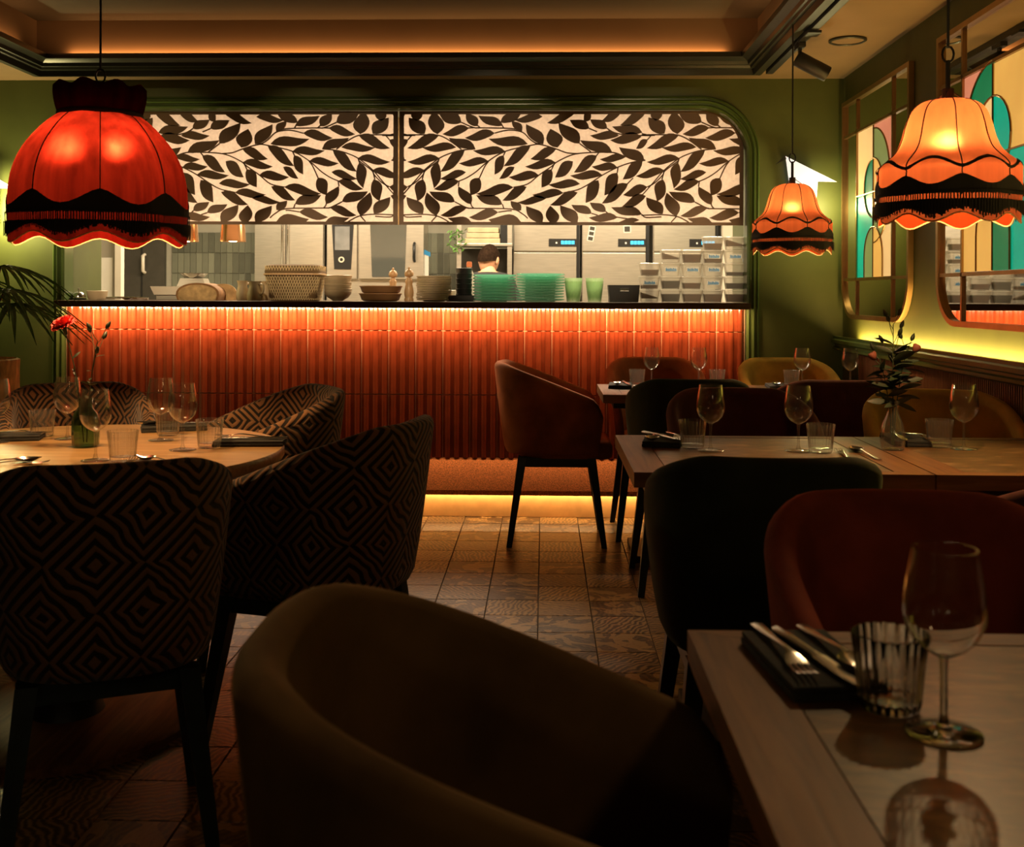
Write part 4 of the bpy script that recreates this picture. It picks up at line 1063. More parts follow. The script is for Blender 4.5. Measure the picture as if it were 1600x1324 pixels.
# vases and flowers
def vase(prof, name, label, x, y, mat, rib):
    o = [(r, z) for r, z in prof]; i = [(max(.001, r-.0025), z+.003) for r, z in prof[::-1]]
    mb = MB().lathe([(0, 0)]+o+i+[(0, .008)], 72, ribfn=lambda r, z, a: r*(1+rib*math.cos(12*a)*(1 if z < .10 else 0)))
    return tag(part(name, mb, mat, None, 70, (x, y, TZ)), label, 'vase')
vase([(.026, 0), (.031, .004), (.035, .025), (.0345, .045), (.028, .075), (.018, .10), (.015, .115), (.017, .128), (.021, .138)], 'fluted_vase', 'clear fluted glass vase holding flower sprigs at the table joint', .997, 3.10, 'glass_rib', .03)
vase([(.030, 0), (.036, .005), (.038, .03), (.038, .075), (.032, .095), (.020, .11), (.019, .13), (.021, .136)], 'bottle_vase', 'dark green glass bottle vase at the middle of the round table', -1.305, 3.03, 'glass_vase', .02)
def lf(L, w):
    mb = MB(); vs = []
    for k in range(7):
        t = k/6; h = w/2*math.sin(PI*min(1, t*.97+.03))**.8; x = L*t; z = -.12*L*t*t
        vs += [(x, -h, z+.25*h), (x, 0, z), (x, h, z+.25*h)]
    fs = [(i*3+k, i*3+k+1, (i+1)*3+k+1, (i+1)*3+k) for i in range(6) for k in range(2)]
    o = len(vs); vs += [(a, b, c-.0006) for a, b, c in vs]; fs += [tuple(o+j for j in q[::-1]) for q in fs]
    return mb.add(vs, fs)
LF = lf(.052, .017).mesh('leaf', 'darkleaf', 60); LF2 = lf(.03, .008).mesh('leaf', 'darkleaf', 60)
BUD = MB().lathe([(0, 0), (.004, .003), (.0065, .010), (.005, .018), (.001, .026)], 10).mesh('bud', 'darkleaf', 60)
ROSE = MB().lathe([(0, 0), (.006, .002), (.013, .012), (.016, .024), (.013, .030), (.008, .026), (.004, .031), (0, .029)], 14, ribfn=lambda r, z, a: r*(1+.14*math.sin(3*a+z*160))).mesh('flower', 'bud', 60)
def dir_rot(d):
    from mathutils import Quaternion
    return (Vector(d).to_track_quat('X', 'Z') @ Quaternion((1, 0, 0), rnd.uniform(-1.1, 1.1))).to_euler()
rnd = random.Random(3)
def dir_rotz(d): return Vector(d).to_track_quat('Z', 'Y').to_euler()
def sprig(label, base, tip, lean, leaves, buds, rose=(), leafme=None):
    t = thing('flower_sprig', label, 'flower', (base[0], base[1], TZ+.012))
    h = tip; pts = [Vector((0, 0, 0)), Vector((lean[0]*.15, lean[1]*.15, h*.35)), Vector((lean[0]*.5, lean[1]*.5, h*.7)), Vector((lean[0], lean[1], h))]
    sm = smooth_line(pts, 5); part('stem', MB().tube(sm, [.002-.0009*i/len(sm) for i in range(len(sm))], 5), 'stemg', t)
    def on(f): return sm[min(len(sm)-1, int(f*(len(sm)-1)))]
    for f, az, el, sc in leaves:
        o = link('leaf', leafme or LF, t, on(f), dir_rot((math.cos(az)*math.cos(el), math.sin(az)*math.cos(el), math.sin(el))), (sc, sc, sc))
    for f, az, ln in buds:
        p = on(f); q = p+Vector((math.cos(az)*ln*.55, math.sin(az)*ln*.55, ln)); part('twig', MB().tube([p, (p+q)/2+Vector((0, 0, -.004)), q], .001, 4), 'stemg', t)
        link('bud', BUD, t, q, dir_rotz(q-p))
    for f, az, ln in rose:
        p = on(f); q = p+Vector((math.cos(az)*ln*.7, math.sin(az)*ln*.7, ln*.7)); part('twig', MB().tube([p, q], .0013, 4), 'stemg', t)
        link('flower', ROSE, t, q, dir_rotz((q-p)+Vector((0, 0, .01))), (.75, .75, .8))
    return t
rnd = random.Random(3)
def rl(n, a, b, s0=.9, s1=1.5): return [(rnd.uniform(a, b), rnd.uniform(0, 2*PI), rnd.uniform(-.1, .7), rnd.uniform(s0, s1)) for _ in range(n)]
sprig('tallest flower sprig in the clear vase, with bare buds on top', (.997, 3.10), .345, (.0, .0), rl(17, .40, .82), [(.7, 2.6, .05), (.8, .4, .045), (.88, 1.8, .04), (.95, 3.4, .035), (1, .2, .025), (.75, 5.0, .05)])
sprig('flower sprig leaning right in the clear vase, with one rose bud', (1.0, 3.10), .285, (.035, -.01), rl(15, .42, .85)+[(.62, -.1, .25, 1.3), (.66, .2, .1, 1.3), (.5, 0, .0, 1.2), (.45, -.3, -.3, 1.1)], [(.9, .5, .04), (.97, 2.2, .03)], [(.85, .1, .04)])
sprig('flower sprig leaning left in the clear vase, with a half-open bud', (.994, 3.10), .25, (-.035, .0), rl(14, .42, .85)+[(.6, 3.1, .25, 1.3), (.66, 2.9, .5, 1.2), (.52, 3.3, .1, 1.2)], [(.95, 2.6, .03)], [(.9, 3.0, .025)])
sprig('dark dried sprig standing right of the carnation on the round table', (-1.302, 3.03), .29, (.03, 0), rl(10, .35, .95, .8, 1.3), [(.8, 1, .05), (.9, 2.5, .05), (.97, .2, .045), (1, 3.6, .03), (.7, 5.5, .05)], (), LF2)
ct = thing('carnation', 'single pink-red carnation on a long stem above the round table', 'flower', (-1.31, 3.03, TZ+.012))
sm = smooth_line([(0, 0, 0), (-.015, 0, .12), (-.03, 0, .22), (-.058, 0, .325)], 6)
part('stem', MB().tube(sm, .0017, 5), 'stemg', ct)
for f, az, el in ((.55, 2.5, .9), (.7, .5, .8), (.62, 5, .6)): link('leaf', LF2, ct, sm[int(f*len(sm))], dir_rot((math.cos(az)*math.cos(el), math.sin(az)*math.cos(el), math.sin(el))))
pm = MB()
for ring, (nr, tilt, L) in enumerate(((7, .15, .036), (7, .5, .034), (6, .85, .031), (5, 1.2, .027), (3, 1.45, .022))):
    for k in range(nr):
        az = 2*PI*k/nr+ring*.4+rnd.uniform(-.2, .2); vs = []
        for i in range(4):
            r_ = L*i/3
            for j in range(7):
                u = -1+j/3; w_ = .004+.014*i/3; ru = .0035*math.sin(j*2.6+k+ring)*i/3
                x = r_*math.cos(tilt)-ru*math.sin(tilt); z = r_*math.sin(tilt)+ru*math.cos(tilt); yy = u*w_
                vs.append((x*math.cos(az)-yy*math.sin(az), x*math.sin(az)+yy*math.cos(az), z))
        pm.add(vs, [(i*7+j, i*7+j+1, (i+1)*7+j+1, (i+1)*7+j) for i in range(3) for j in range(6)])
part('bloom', pm, 'petal', ct, 180, sm[-1]+Vector((0, 0, .006)), (.35, -.3, 0))
part('calyx', MB().lathe([(0, -.022), (.005, -.018), (.0065, -.004), (.008, .006)], 10), 'stemg', ct, 60, sm[-1], (0, -.25, 0))

# palm in a bark planter at the left edge
pl = tag(part('bark_planter', MB().lathe([(.135, 0), (.15, .02), (.145, .3), (.152, .6), (.15, .87), (.153, .905), (.14, .91), (.13, .88), (0, .87)], 40, ribfn=lambda r, z, a: r*(1+.012*math.sin(9*a+z*7)+.01*math.sin(23*a))), 'bark', None, 50, (-2.45, 4.62, 0)), 'log-like bark planter at the left edge, behind the patterned chair', 'planter')
pa = thing('fan_palm', 'green fan palm with spiky leaves at the left edge', 'plant', (-2.47, 4.62, .875))
for az, el, ln, fan in ((.15, 1.25, .36, 1), (-.35, .95, .34, 1), (2.4, 1.2, .42, 1), (-1.6, 1.15, .40, 1), (1.2, 1.3, .46, 1), (3.3, .9, .3, 1)):
    d = Vector((math.cos(az)*math.cos(el), math.sin(az)*math.cos(el), math.sin(el))); c = d*ln
    st_ = part('leaf_stalk', MB().tube([(0, 0, 0), c*.5+Vector((0, 0, .02)), c], .004, 5), 'stemg', pa)
    fm = MB(); side = Vector((-math.sin(az), math.cos(az), 0)); fw = Vector((math.cos(az), math.sin(az), -.15)).normalized(); upv = side.cross(fw)*-1
    for k in range(17):
        a = -1.9+3.8*k/16; dd = fw*math.cos(a)+side*math.sin(a); L = .34*(.75+.25*math.cos(a*.7)); wv = dd.cross(Vector((0, 0, 1))).normalized(); vs = []
        for i in range(6):
            f = i/5; p = c+dd*L*f+Vector((0, 0, .04*f-.16*f*f)); w_ = .011*math.sin(PI*(.12+.85*f)); vs += [p-wv*w_, p+Vector((0, 0, -.004)), p+wv*w_]
        fm.add(vs, [(i*3+j, i*3+j+1, (i+1)*3+j+1, (i+1)*3+j) for i in range(5) for j in range(2)])
    part('fan_leaf', fm, 'leafgreen', pa)

# ------------------------------------------------------------------ things on the pass
WZ = 1.158
YP = 6.0
def pp(px, Y): return at(px, 465, Y).x
U_ = lambda Y: Y/F_PX
def stack(name, me, n, px, Y, dz, labelf, cat, group, jit=.003):
    for i in range(n):
        o = link(name, me, None, (pp(px, Y)+rnd.uniform(-jit, jit), Y+rnd.uniform(-jit, jit), WZ+i*dz), (0, 0, rnd.uniform(0, 6)))
        tag(o, labelf(n-1-i), cat, group)
ORD = ['topmost', 'second from the top', 'third from the top', 'fourth from the top', 'fifth from the top', 'sixth from the top', 'seventh from the top', 'eighth from the top', 'ninth from the top', 'tenth from the top', 'eleventh from the top', 'twelfth from the top', 'thirteenth from the top', 'fourteenth from the top']
# service bell
b = thing('service_bell', 'small steel service bell at the left end of the pass', 'bell', (pp(123, 6.0), 6.0, WZ))
part('base', MB().lathe([(.040, 0), (.042, .004), (.038, .010), (0, .011)], 28), 'black_metal', b, 40)
part('dome', MB().lathe([(.038, .014), (.037, .022), (.028, .038), (.012, .046), (0, .047)], 28), 'steel', b, 60)
part('plunger', MB().lathe([(.003, .046), (.003, .058), (.006, .060), (.006, .065), (0, .067)], 12), 'steel', b, 60)
def bowl_me(r0, r1, h, mat, wall=.004):
    o = [(0, 0), (r0, 0), (r0*1.05, .004), (r0+(r1-r0)*.6, h*.35), (r1*.97, h*.75), (r1, h)]; i = [(r-wall, z+wall*.6) for r, z in o[:1:-1]]
    return MB().lathe(o+[(r1-wall*.5, h+.001)]+i+[(0, .008)], 40).mesh('bowl', mat, 50)
def plate_me(r, h, mat): return MB().lathe([(0, 0), (r*.6, 0), (r*.63, .004), (r*.9, h*.45), (r, h*.6), (r*1.006, h*.85), (r, h+.002), (r*.88, h*.8+.001), (r*.62, .008), (0, .007)], 40).mesh('plate', mat, 40)
tag(link('bowl', bowl_me(.045, .058, .050, 'cream'), None, (pp(152, 6.05), 6.05, WZ)), 'lone cream bowl beside the service bell', 'bowl')
tg = thing('serving_tongs', 'dark steel serving tongs lying left of the bread on the pass', 'tongs', (pp(200, 6.0), 6.0, WZ), R(4))
for s_ in (-1, 1): part('arm', MB().tube([(-.12, 0, .012), (-.05, s_*.018, .014), (.06, s_*.02, .012), (.11, s_*.008, .008)], [.006, .006, .007, .009], 6), 'steel', tg)
tg2 = tag(put(SPN, 'spoon', pp(180, 5.93), 5.93, 5, 'long spoon lying before the tongs on the pass', WZ+.002), 'long spoon lying before the tongs on the pass', 'spoon')
# slicer tray with bowl behind the bread
sl = thing('steel_tray_stand', 'white steel tray on a low stand behind the bread', 'tray', (pp(272, 6.38), 6.38, WZ))
part('stand', MB().box(-.09, .09, -.05, .05, 0, .03, .004), 'brushed', sl)
part('tray', MB().add([(-.10, -.06, .03), (.10, -.06, .03), (.10, .06, .03), (-.10, .06, .03), (-.118, -.075, .08), (.118, -.075, .08), (.118, .075, .08), (-.118, .075, .08)], [(3, 2, 1, 0), (4, 5, 6, 7), (0, 1, 5, 4), (1, 2, 6, 5), (2, 3, 7, 6), (3, 0, 4, 7)]), 'white', sl)
# scale further back with a pan
sc_ = thing('kitchen_scale', 'steel kitchen scale with a round pan before the sage tiles', 'scale', (pp(305, 6.52), 6.50, WZ))
part('body', MB().add([(-.12, -.07, 0), (.12, -.07, 0), (.12, .07, 0), (-.12, .07, 0), (-.07, -.05, .13), (.07, -.05, .13), (.07, .05, .13), (-.07, .05, .13)], [(3, 2, 1, 0), (4, 5, 6, 7), (0, 1, 5, 4), (1, 2, 6, 5), (2, 3, 7, 6), (3, 0, 4, 7)]), 'brushed', sc_)
part('pan', MB().lathe([(0, .142), (.05, .142), (.082, .160), (.085, .160), (.055, .134), (.012, .132), (.012, .128), (0, .128)], 32), 'steel', sc_, 50)
# bread
br = thing('bread_loaf', 'cut brown bread loaf, its face towards us, on the pass', 'bread', (pp(312, 6.0), 6.0, WZ))
def loaf(w_, h, y0, y1):
    pts = [(-w_*.46, 0), (w_*.46, 0)]+[(w_/2*math.cos(a), h*.30+h*.70*max(0, math.sin(a))**.8) for a in [k*PI/14 for k in range(15)]]
    return MB().prism(pts, y0, y1)
part('crust', loaf(.245, .098, -.04, .16), 'crust', br, 50); part('cut_face', loaf(.222, .088, -.044, -.041), 'bread', br)
bs = thing('bread_slice', 'bread slice leaning at the right of the loaf', 'bread', (pp(346, 6.06), 6.10, WZ), R(12))
part('crust', loaf(.15, .095, -.012, .012), 'bread', bs, 50)
def jug(px, Y, h, r, label):
    j = thing('stoneware_jug', label, 'jug', (pp(px, Y), Y, WZ), rnd.uniform(-.6, .6), 'stoneware jugs on the pass')
    pr_ = [(0, 0), (r*.85, 0), (r, h*.12), (r, h*.35), (r*.72, h*.72), (r*.74, h*.9), (r*.86, h), (r*.80, h), (r*.66, h*.88), (r*.64, h*.72), (r*.9, h*.3), (0, .01)]
    part('body', MB().lathe(pr_, 32, ribfn=lambda q, z, a: q*(1+(.22*max(0, math.cos(a-PI*.75))**8 if z > h*.85 else 0))), 'cream', j, 60)
    part('handle', MB().tube(smooth_line([(r*.72, 0, h*.85), (r*1.5, 0, h*.8), (r*1.5, 0, h*.45), (r*.95, 0, h*.3)], 4), .006, 6), 'cream', j, 60)
jug(379, 6.0, .112, .036, 'left stoneware jug of three, next to the bread'); jug(398, 5.93, .108, .043, 'middle stoneware jug of three on the pass'); jug(414, 6.06, .11, .040, 'right stoneware jug of three, against the cane basket')
# basket: woven body from crossing canes
bk = thing('cane_basket', 'large lidded woven cane basket on the pass', 'basket', (pp(462, 6.02), 6.02, WZ))
def rrect(a, b, r, n=6):
    o = []
    for cx, cy, s0 in ((a-r, b-r, 0), (-a+r, b-r, PI/2), (-a+r, -b+r, PI), (a-r, -b+r, 1.5*PI)):
        o += [(cx+r*math.cos(s0+k*PI/2/n), cy+r*math.sin(s0+k*PI/2/n)) for k in range(n+1)]
    return o
def lathe_rr(levels):
    mb = MB(); vs = []; m = None
    for a, b, r, z in levels:
        q = rrect(a, b, r); m = len(q); vs += [(x, y, z) for x, y in q]
    n = len(levels); fs = [(i*m+k, i*m+(k+1) % m, (i+1)*m+(k+1) % m, (i+1)*m+k) for i in range(n-1) for k in range(m)]
    fs += [tuple(range(m-1, -1, -1)), tuple((n-1)*m+k for k in range(m))]; return mb.add(vs, fs)
body_l = [(.125, .09, .04, 0), (.135, .10, .045, .02), (.150, .115, .05, .145)]
lid_l = [(.155, .12, .05, .146), (.157, .122, .05, .165), (.150, .115, .05, .195), (.13, .095, .045, .203)]
part('body', lathe_rr(body_l), 'wicker_in', bk, 50); part('lid', lathe_rr(lid_l), 'wicker_in', bk, 50)
def ring_pt(a, b_, f):
    q = rrect(a, b_, .05, 8); q.append(q[0]); L = [0]
    for i in range(1, len(q)): L.append(L[-1]+math.hypot(q[i][0]-q[i-1][0], q[i][1]-q[i-1][1]))
    d = (f % 1)*L[-1]
    for i in range(1, len(q)):
        if L[i] >= d:
            t_ = (d-L[i-1])/max(1e-9, L[i]-L[i-1]); return (q[i-1][0]+(q[i][0]-q[i-1][0])*t_, q[i-1][1]+(q[i][1]-q[i-1][1])*t_)
wv = MB()
for k in range(64):
    for s_ in (-1, 1):
        pts = []
        for i in range(8):
            z = .004+.19*i/7; a = .128+(.152-.128)*min(1, z/.145); b_ = .093+.024*min(1, z/.145)
            pts.append((*ring_pt(a+.0025, b_+.0025, k/64+s_*i*.0125), z))
        wv.tube(pts, .0024, 4, False)
stuff(part('cane_weave', wv, 'wicker', bk))
part('rim', MB().tube([(x, y, .1475) for x, y in rrect(.158, .123, .05)]+[(x, y, .147) for x, y in rrect(.158, .123, .05)[:1]], .006, 6), 'pale_wood', bk, 60)
# bowls, dishes, mills, plates
bm_ = bowl_me(.030, .076, .055, 'cream')
stack('serving_bowl', bm_, 8, 528, 6.0, .0125, lambda i: f'cream bowl in the stack right of the cane basket, {ORD[i]}', 'bowl', 'stacked cream bowls')
dm = MB().lathe([(0, 0), (.09, 0), (.105, .008), (.115, .035), (.121, .040), (.119, .044), (.111, .042), (.10, .012), (0, .010)], 48).mesh('dish', 'terracotta', 50)
stack('terracotta_dish', dm, 2, 595, 5.98, .042, lambda i: ('upper' if i == 0 else 'lower')+' terracotta dish of the pair before the pepper mill', 'dish', 'terracotta dishes')
MILL = [(.026, 0), (.027, .012), (.022, .020), (.025, .030), (.027, .05), (.023, .075), (.019, .095), (.022, .110), (.020, .118), (.015, .124), (.015, .132), (.024, .142), (.026, .155), (.020, .170), (.010, .178), (.006, .180), (.007, .186), (.004, .192), (0, .193)]
def mill(px, Y, label):
    t_ = thing('pepper_mill', label, 'pepper mill', (pp(px, Y), Y, WZ), 0, 'turned wooden pepper mills')
    part('body', MB().lathe([(0, 0)]+MILL[:11], 28), 'pale_wood', t_, 50); part('head', MB().lathe([(0, .130)]+[(r, z) for r, z in MILL[11:]], 28), 'pale_wood', t_, 60)
mill(614, 6.22, 'wooden pepper mill standing behind the terracotta dishes'); mill(639, 5.98, 'wooden pepper mill between the terracotta dishes and the plate stack')
pm_ = plate_me(.097, .012, 'cream')
stack('dinner_plate', pm_, 14, 678, 6.0, .0098, lambda i: f'grey-beige plate in the stack right of the pepper mill, {ORD[i]}', 'plate', 'stacked dinner plates')
tag(link('espresso_cup', bowl_me(.016, .026, .05, 'white'), None, (pp(706, 6.2), 6.2, WZ+.012)), 'small white cup between the plates and the black stack', 'cup')
bt = thing('black_tray', 'shallow black tray under the stack of black pots', 'tray', (pp(720, 6.02), 6.02, WZ)); part('pan', MB().box(-.075, .075, -.06, .06, 0, .008, .002), 'black_pl', bt); part('rim', MB().box(-.078, .078, -.063, -.058, .008, .034).box(-.078, .078, .058, .063, .008, .034).box(-.078, -.073, -.058, .058, .008, .034).box(.073, .078, -.058, .058, .008, .034), 'black_pl', bt)
bc = MB().lathe([(0, 0), (.042, 0), (.046, .03), (.047, .032), (.044, .034), (.040, .006), (0, .005)], 32).mesh('pot', 'black_pl', 50)
for i in range(6): tag(link('black_pot', bc, None, (pp(725, 6.03), 6.03, WZ+.0085+i*.029)), f'black pot in the stack on the black tray, {ORD[5-i]}', 'pot', 'stacked black pots')
sb = thing('sauce_bottle', 'sauce bottle with an orange cap behind the black pots', 'bottle', (pp(733, 6.3), 6.3, WZ))
part('body', MB().lathe([(0, 0), (.028, 0), (.03, .01), (.03, .15), (.014, .19), (.012, .20)], 24), 'tub', sb, 50); part('cap', MB().lathe([(.016, .2), (.016, .222), (.013, .232), (0, .233)], 20), 'oran', sb, 40)
gp = plate_me(.120, .016, 'gplate')
stack('green_glass_plate', gp, 9, 772, 6.0, .0165, lambda i: f'pale green glass plate in the left glass stack, {ORD[i]}', 'plate', 'green glass plates, left stack')
gp2 = plate_me(.135, .016, 'gplate')
stack('green_glass_plate', gp2, 10, 844, 6.04, .0155, lambda i: f'green glass plate in the larger right glass stack, {ORD[i]}', 'plate', 'green glass plates, right stack')
gt = MB().lathe([(0, 0), (.036, 0), (.042, .05), (.049, .115), (.046, .115), (.038, .05), (.033, .008), (0, .008)], 90, ribfn=lambda r, z, a: r*(1+.02*math.cos(30*a))).mesh('glass', 'gtumb', 60)
for px, lab in ((896, 'left'), (929, 'right')):
    for i in range(2): tag(link('green_tumbler', gt, None, (pp(px, 6.0), 6.0, WZ+i*.018)), f"{'outer' if i else 'inner'} pale green tumbler of the {lab} nested pair beside the black caddy", 'glass', 'pale green tumblers on the pass')
cb = thing('black_caddy', 'black plastic caddy with a grip slot left of the clear tubs', 'caddy', (pp(974, 6.0), 6.0, WZ))
q = [(-.078, 0), (.078, 0), (.086, .092), (.03, .092), (.03, .086), (.03, .062), (-.03, .062), (-.03, .086), (.03, .086), (.03, .092), (-.086, .092)]
front = MB()
front.prism([(-.078, 0), (.078, 0), (.0835, .060), (-.0835, .060)], -.06, -.056); front.prism([(-.0835, .060), (-.022, .060), (-.022, .080), (-.085, .080)], -.06, -.056); front.prism([(.026, .060), (.0835, .060), (.085, .080), (.026, .080)], -.06, -.056); front.prism([(-.085, .080), (.085, .080), (.086, .095), (-.086, .095)], -.06, -.056)
part('front', front, 'black_pl', cb); part('sides', MB().prism([(-.078, 0), (-.074, 0), (-.082, .095), (-.086, .095)], -.055, .06).prism([(.078, 0), (.086, .095), (.082, .095), (.074, 0)], -.055, .06).box(-.08, .08, .056, .06, 0, .095).box(-.076, .076, -.055, .056, 0, .004), 'black_pl', cb)
part('paper', MB().box(-.05, .05, -.03, .03, .01, .075), 'paper', cb)
# clear tubs
TB = lathe_rr([(.046, .036, .012, 0), (.056, .046, .014, .063)]).mesh('tub', 'tub', 50)
LD = lathe_rr([(.058, .048, .014, .0635), (.058, .048, .014, .0685), (.054, .044, .012, .071)]).mesh('lid', 'tub', 50)
def cont(h, mat): return lathe_rr([(.043, .033, .010, .003), (.043+.010*h/.063, .033+.01*h/.063, .012, h)]).mesh('contents', mat)
CT = {(h, m): cont(h, m) for h in (.022, .034, .046) for m in ('spice', 'darkspice')}
CT[('slope', 'spice')] = MB().add([(-.043, -.033, .02), (.043, -.033, .02), (.043, .033, .02), (-.043, .033, .02), (-.047, -.037, .055), (.046, -.036, .026), (.046, .036, .026), (-.047, .037, .055)], [(3, 2, 1, 0), (4, 5, 6, 7), (0, 1, 5, 4), (1, 2, 6, 5), (2, 3, 7, 6), (3, 0, 4, 7)]).mesh('contents', 'spice')
LBL = MB().add([(-.035, -.044, .022), (.035, -.044, .022), (.035, -.0475, .048), (-.035, -.0475, .048)], [(0, 1, 2, 3)]).mesh('label', 'tub_label')
im = MB()
for k in range(9): im.add([(-.028+k*.0065, -.0462, .026), (-.0235+k*.0065, -.0462, .026), (-.0235+k*.0065, -.0484, .043-.004*(k % 3)), (-.028+k*.0065, -.0484, .043-.003*(k % 2))], [(0, 1, 2, 3)])
INK = im.mesh('handwriting', 'blue_ink')
COLS = [(1014, 3, 'leftmost'), (1047, 4, 'second from the left'), (1080, 4, 'middle'), (1113, 5, 'second from the right'), (1147, 5, 'rightmost')]
FILL = [[('slope', 'spice'), (.022, 'spice'), (.034, 'spice')], [(.046, 'darkspice'), (.046, 'darkspice'), None, ('slope', 'spice')], [(.046, 'spice'), (.034, 'spice'), None, (.046, 'spice')], [(.046, 'spice'), None, None, (.022, 'spice'), (.034, 'spice')], [(.046, 'spice'), (.034, 'darkspice'), (.022, 'darkspice'), None, ('slope', 'spice')]]
LAB = [[0, 1, 0], [0, 0, 1, 0], [0, 0, 1, 0], [0, 1, 1, 1, 0], [0, 0, 0, 1, 0]]
for ci, (px, n, nm) in enumerate(COLS):
    for i in range(n):
        lev = 'bottom' if i == 0 else 'topmost' if i == n-1 else ORD[n-1-i].replace(' from the top', ' highest')
        fill = FILL[ci][i]; lab = LAB[ci][i]
        d = 'blue-labelled clear tub' if lab else ('clear tub of brown spice' if fill else 'empty clear tub')
        t_ = thing('food_tub', f'{d}, {lev} in the {nm} tub column', 'tub', (pp(px, 6.03)+rnd.uniform(-.003, .003), 6.03, WZ+.0005+i*.0735), rnd.uniform(-.04, .04), 'clear food tubs on the pass')
        link('tub', TB, t_); link('lid', LD, t_)
        if fill: link('contents', CT[fill], t_)
        if lab: l_ = link('label', LBL, t_); l_['label'] = 'white label with blue writing'; h_ = link('handwriting', INK, l_)

# ------------------------------------------------------------------ kitchen at the back
YK = 8.75
def kbox(name, mb, mat, parent, **k): return part(name, mb, mat, parent, **k)
def cabinet_x(pa_, pb_): return kx(pa_, YK), kx(pb_, YK)
def fridge(pa_, pb_, label, disp, strips=()):
    x0, x1 = cabinet_x(pa_, pb_); cx = (x0+x1)/2; w_ = (x1-x0)/2
    t_ = thing('steel_fridge', label, 'fridge', (cx, YK, 0), 0, 'steel fridges in the kitchen')
    zs_ = kz(394, YK)
    kbox('body', MB().box(-w_, w_, 0.012, .33, 0, 2.05), 'brushed', t_)
    kbox('door', MB().box(-w_+.004, w_-.03, -.03, .01, .12, zs_-.006, .004), 'brushed', t_)
    kbox('control_panel', MB().box(-w_+.004, w_-.03, -.03, .01, zs_+.006, 2.05, .004), 'brushed', t_)
    kbox('door_gap', MB().box(w_-.027, w_-.002, -.02, .01, .12, 2.05), 'black_pl', t_)
    xa, xb = kx(disp[0], YK)-cx, kx(disp[1], YK)-cx; za, zb = kz(385.5, YK), kz(373.5, YK)
    d_ = kbox('display', MB().box(xa, xb, -.036, -.0305, za, zb), 'black_pl', t_)
    dm_ = MB()
    for k in range(4): dm_.box(xa+(xb-xa)*(.45+.125*k), xa+(xb-xa)*(.45+.125*k+.105), -.0375, -.0365, za+.018, zb-.016)
    kbox('digits', dm_, 'cyan', d_)
    kbox('icon', MB().box(xa+(xb-xa)*.25, xa+(xb-xa)*.31, -.0375, -.0365, za+.022, zb-.026), 'tub_label', d_)
    return t_
fridge(802, 906, 'left steel fridge door with blue display, right of the shelf unit', (857, 900)); fridge(909, 1014, 'middle steel fridge door with blue display and taped photo strips', (965, 1008)); fridge(1020, 1122, 'right steel fridge door with blue display, behind the clear tubs', (1076, 1118))
def note(px, py, w_, h, rot, n, label):
    p = at(px, py, YK-.031); t_ = thing('photo_strip', label, 'photo strip', (p.x, YK-.0312, p.z), 0, 'photo strips on the fridge'); t_.rotation_euler = (0, rot, 0)
    part('sheet', MB().box(-w_, w_, -.001, 0, -h, h), 'paper', t_)
    for k in range(n): part('print', MB().box(-w_*.75, w_*.75, -.0016, -.0011, -h+(2*h/n)*(k+.12), -h+(2*h/n)*(k+.85)), 'kdark', t_)
note(924, 365, .026, .062, R(10), 3, 'tilted photo strip on the middle fridge'); note(980, 358, .030, .03, R(-2), 1, 'small square photo beside the photo strip on the middle fridge')
p0, p1 = cabinet_x(1126, 1160); pz = thing('steel_cupboard', 'pale kitchen cupboard behind the tubs beside the right fridge', 'cupboard', ((p0+p1)/2+.1, YK, 0))
part('body', MB().box(-.18, .28, .01, .33, 0, 2.05), 'white', pz); part('door', MB().box(-.175, .275, -.02, .009, .1, 2.04, .004), 'white', pz)
# tall steel cabinet
x0, x1 = cabinet_x(398, 506); tc_ = thing('steel_cabinet', 'tall two-door steel cabinet between the sage tiles and the oven', 'cabinet', ((x0+x1)/2, YK, 0)); w_ = (x1-x0)/2; xm = kx(447, YK)-(x0+x1)/2
part('body', MB().box(-w_, w_, .012, .33, 0, 2.05), 'brushed', tc_)
for a_, b_ in ((-w_+.003, xm-.004), (xm+.004, w_-.003)):
    d_ = part('door', MB().box(a_, b_, -.02, .01, .1, 2.04, .004), 'brushed', tc_)
    hx_ = b_-.02 if a_ < xm-.1 else a_+.02
    part('handle', MB().tube([(hx_, -.022, 1.35), (hx_, -.05, 1.36), (hx_, -.05, 1.9), (hx_, -.022, 1.91)], .007, 6), 'steel', d_, 60)
# combi oven
x0, x1 = cabinet_x(510, 662); ov = thing('combi_oven', 'steel combi oven with black control column and glass door', 'oven', ((x0+x1)/2, YK, 0)); cx = (x0+x1)/2
K = lambda px: kx(px, YK)-cx
Z = lambda py: kz(py, YK)
part('body', MB().box(K(510), K(662), .012, .33, .6, 2.1), 'brushed', ov); part('stand', MB().box(K(512), K(660), .0, .33, 0, .598), 'black_metal', ov)
part('side_panel', MB().box(K(511), K(558), -.02, .01, Z(437), 2.08, .004), 'brushed', ov)
cpn = part('control_column', MB().prism([(K(523), Z(422)), (K(549), Z(422)), (K(553), Z(350)), (K(553), 2.0), (K(519), 2.0), (K(519), Z(350))], -.028, -.021), 'black_pl', ov)
part('touch_screen', MB().box(K(524), K(547), -.031, -.0285, Z(392), Z(355)), 'screen', cpn)
kn = MB().lathe([(.024, 0), (.024, -.012), (.014, -.012), (.014, 0)], 24, closed=True); part('knob', kn, 'white', cpn, 40, (K(534.5), -.0285, Z(407)), (R(-90), 0, 0))
dr_ = part('door', MB().box(K(561), K(662), -.025, .01, Z(437), 2.08, .004), 'brushed', ov)
part('window', MB().prism([(K(582), Z(434)), (K(633), Z(434)), (K(637), 2.0), (K(577), 2.0)], -.029, -.0255), 'oven_glass', dr_)
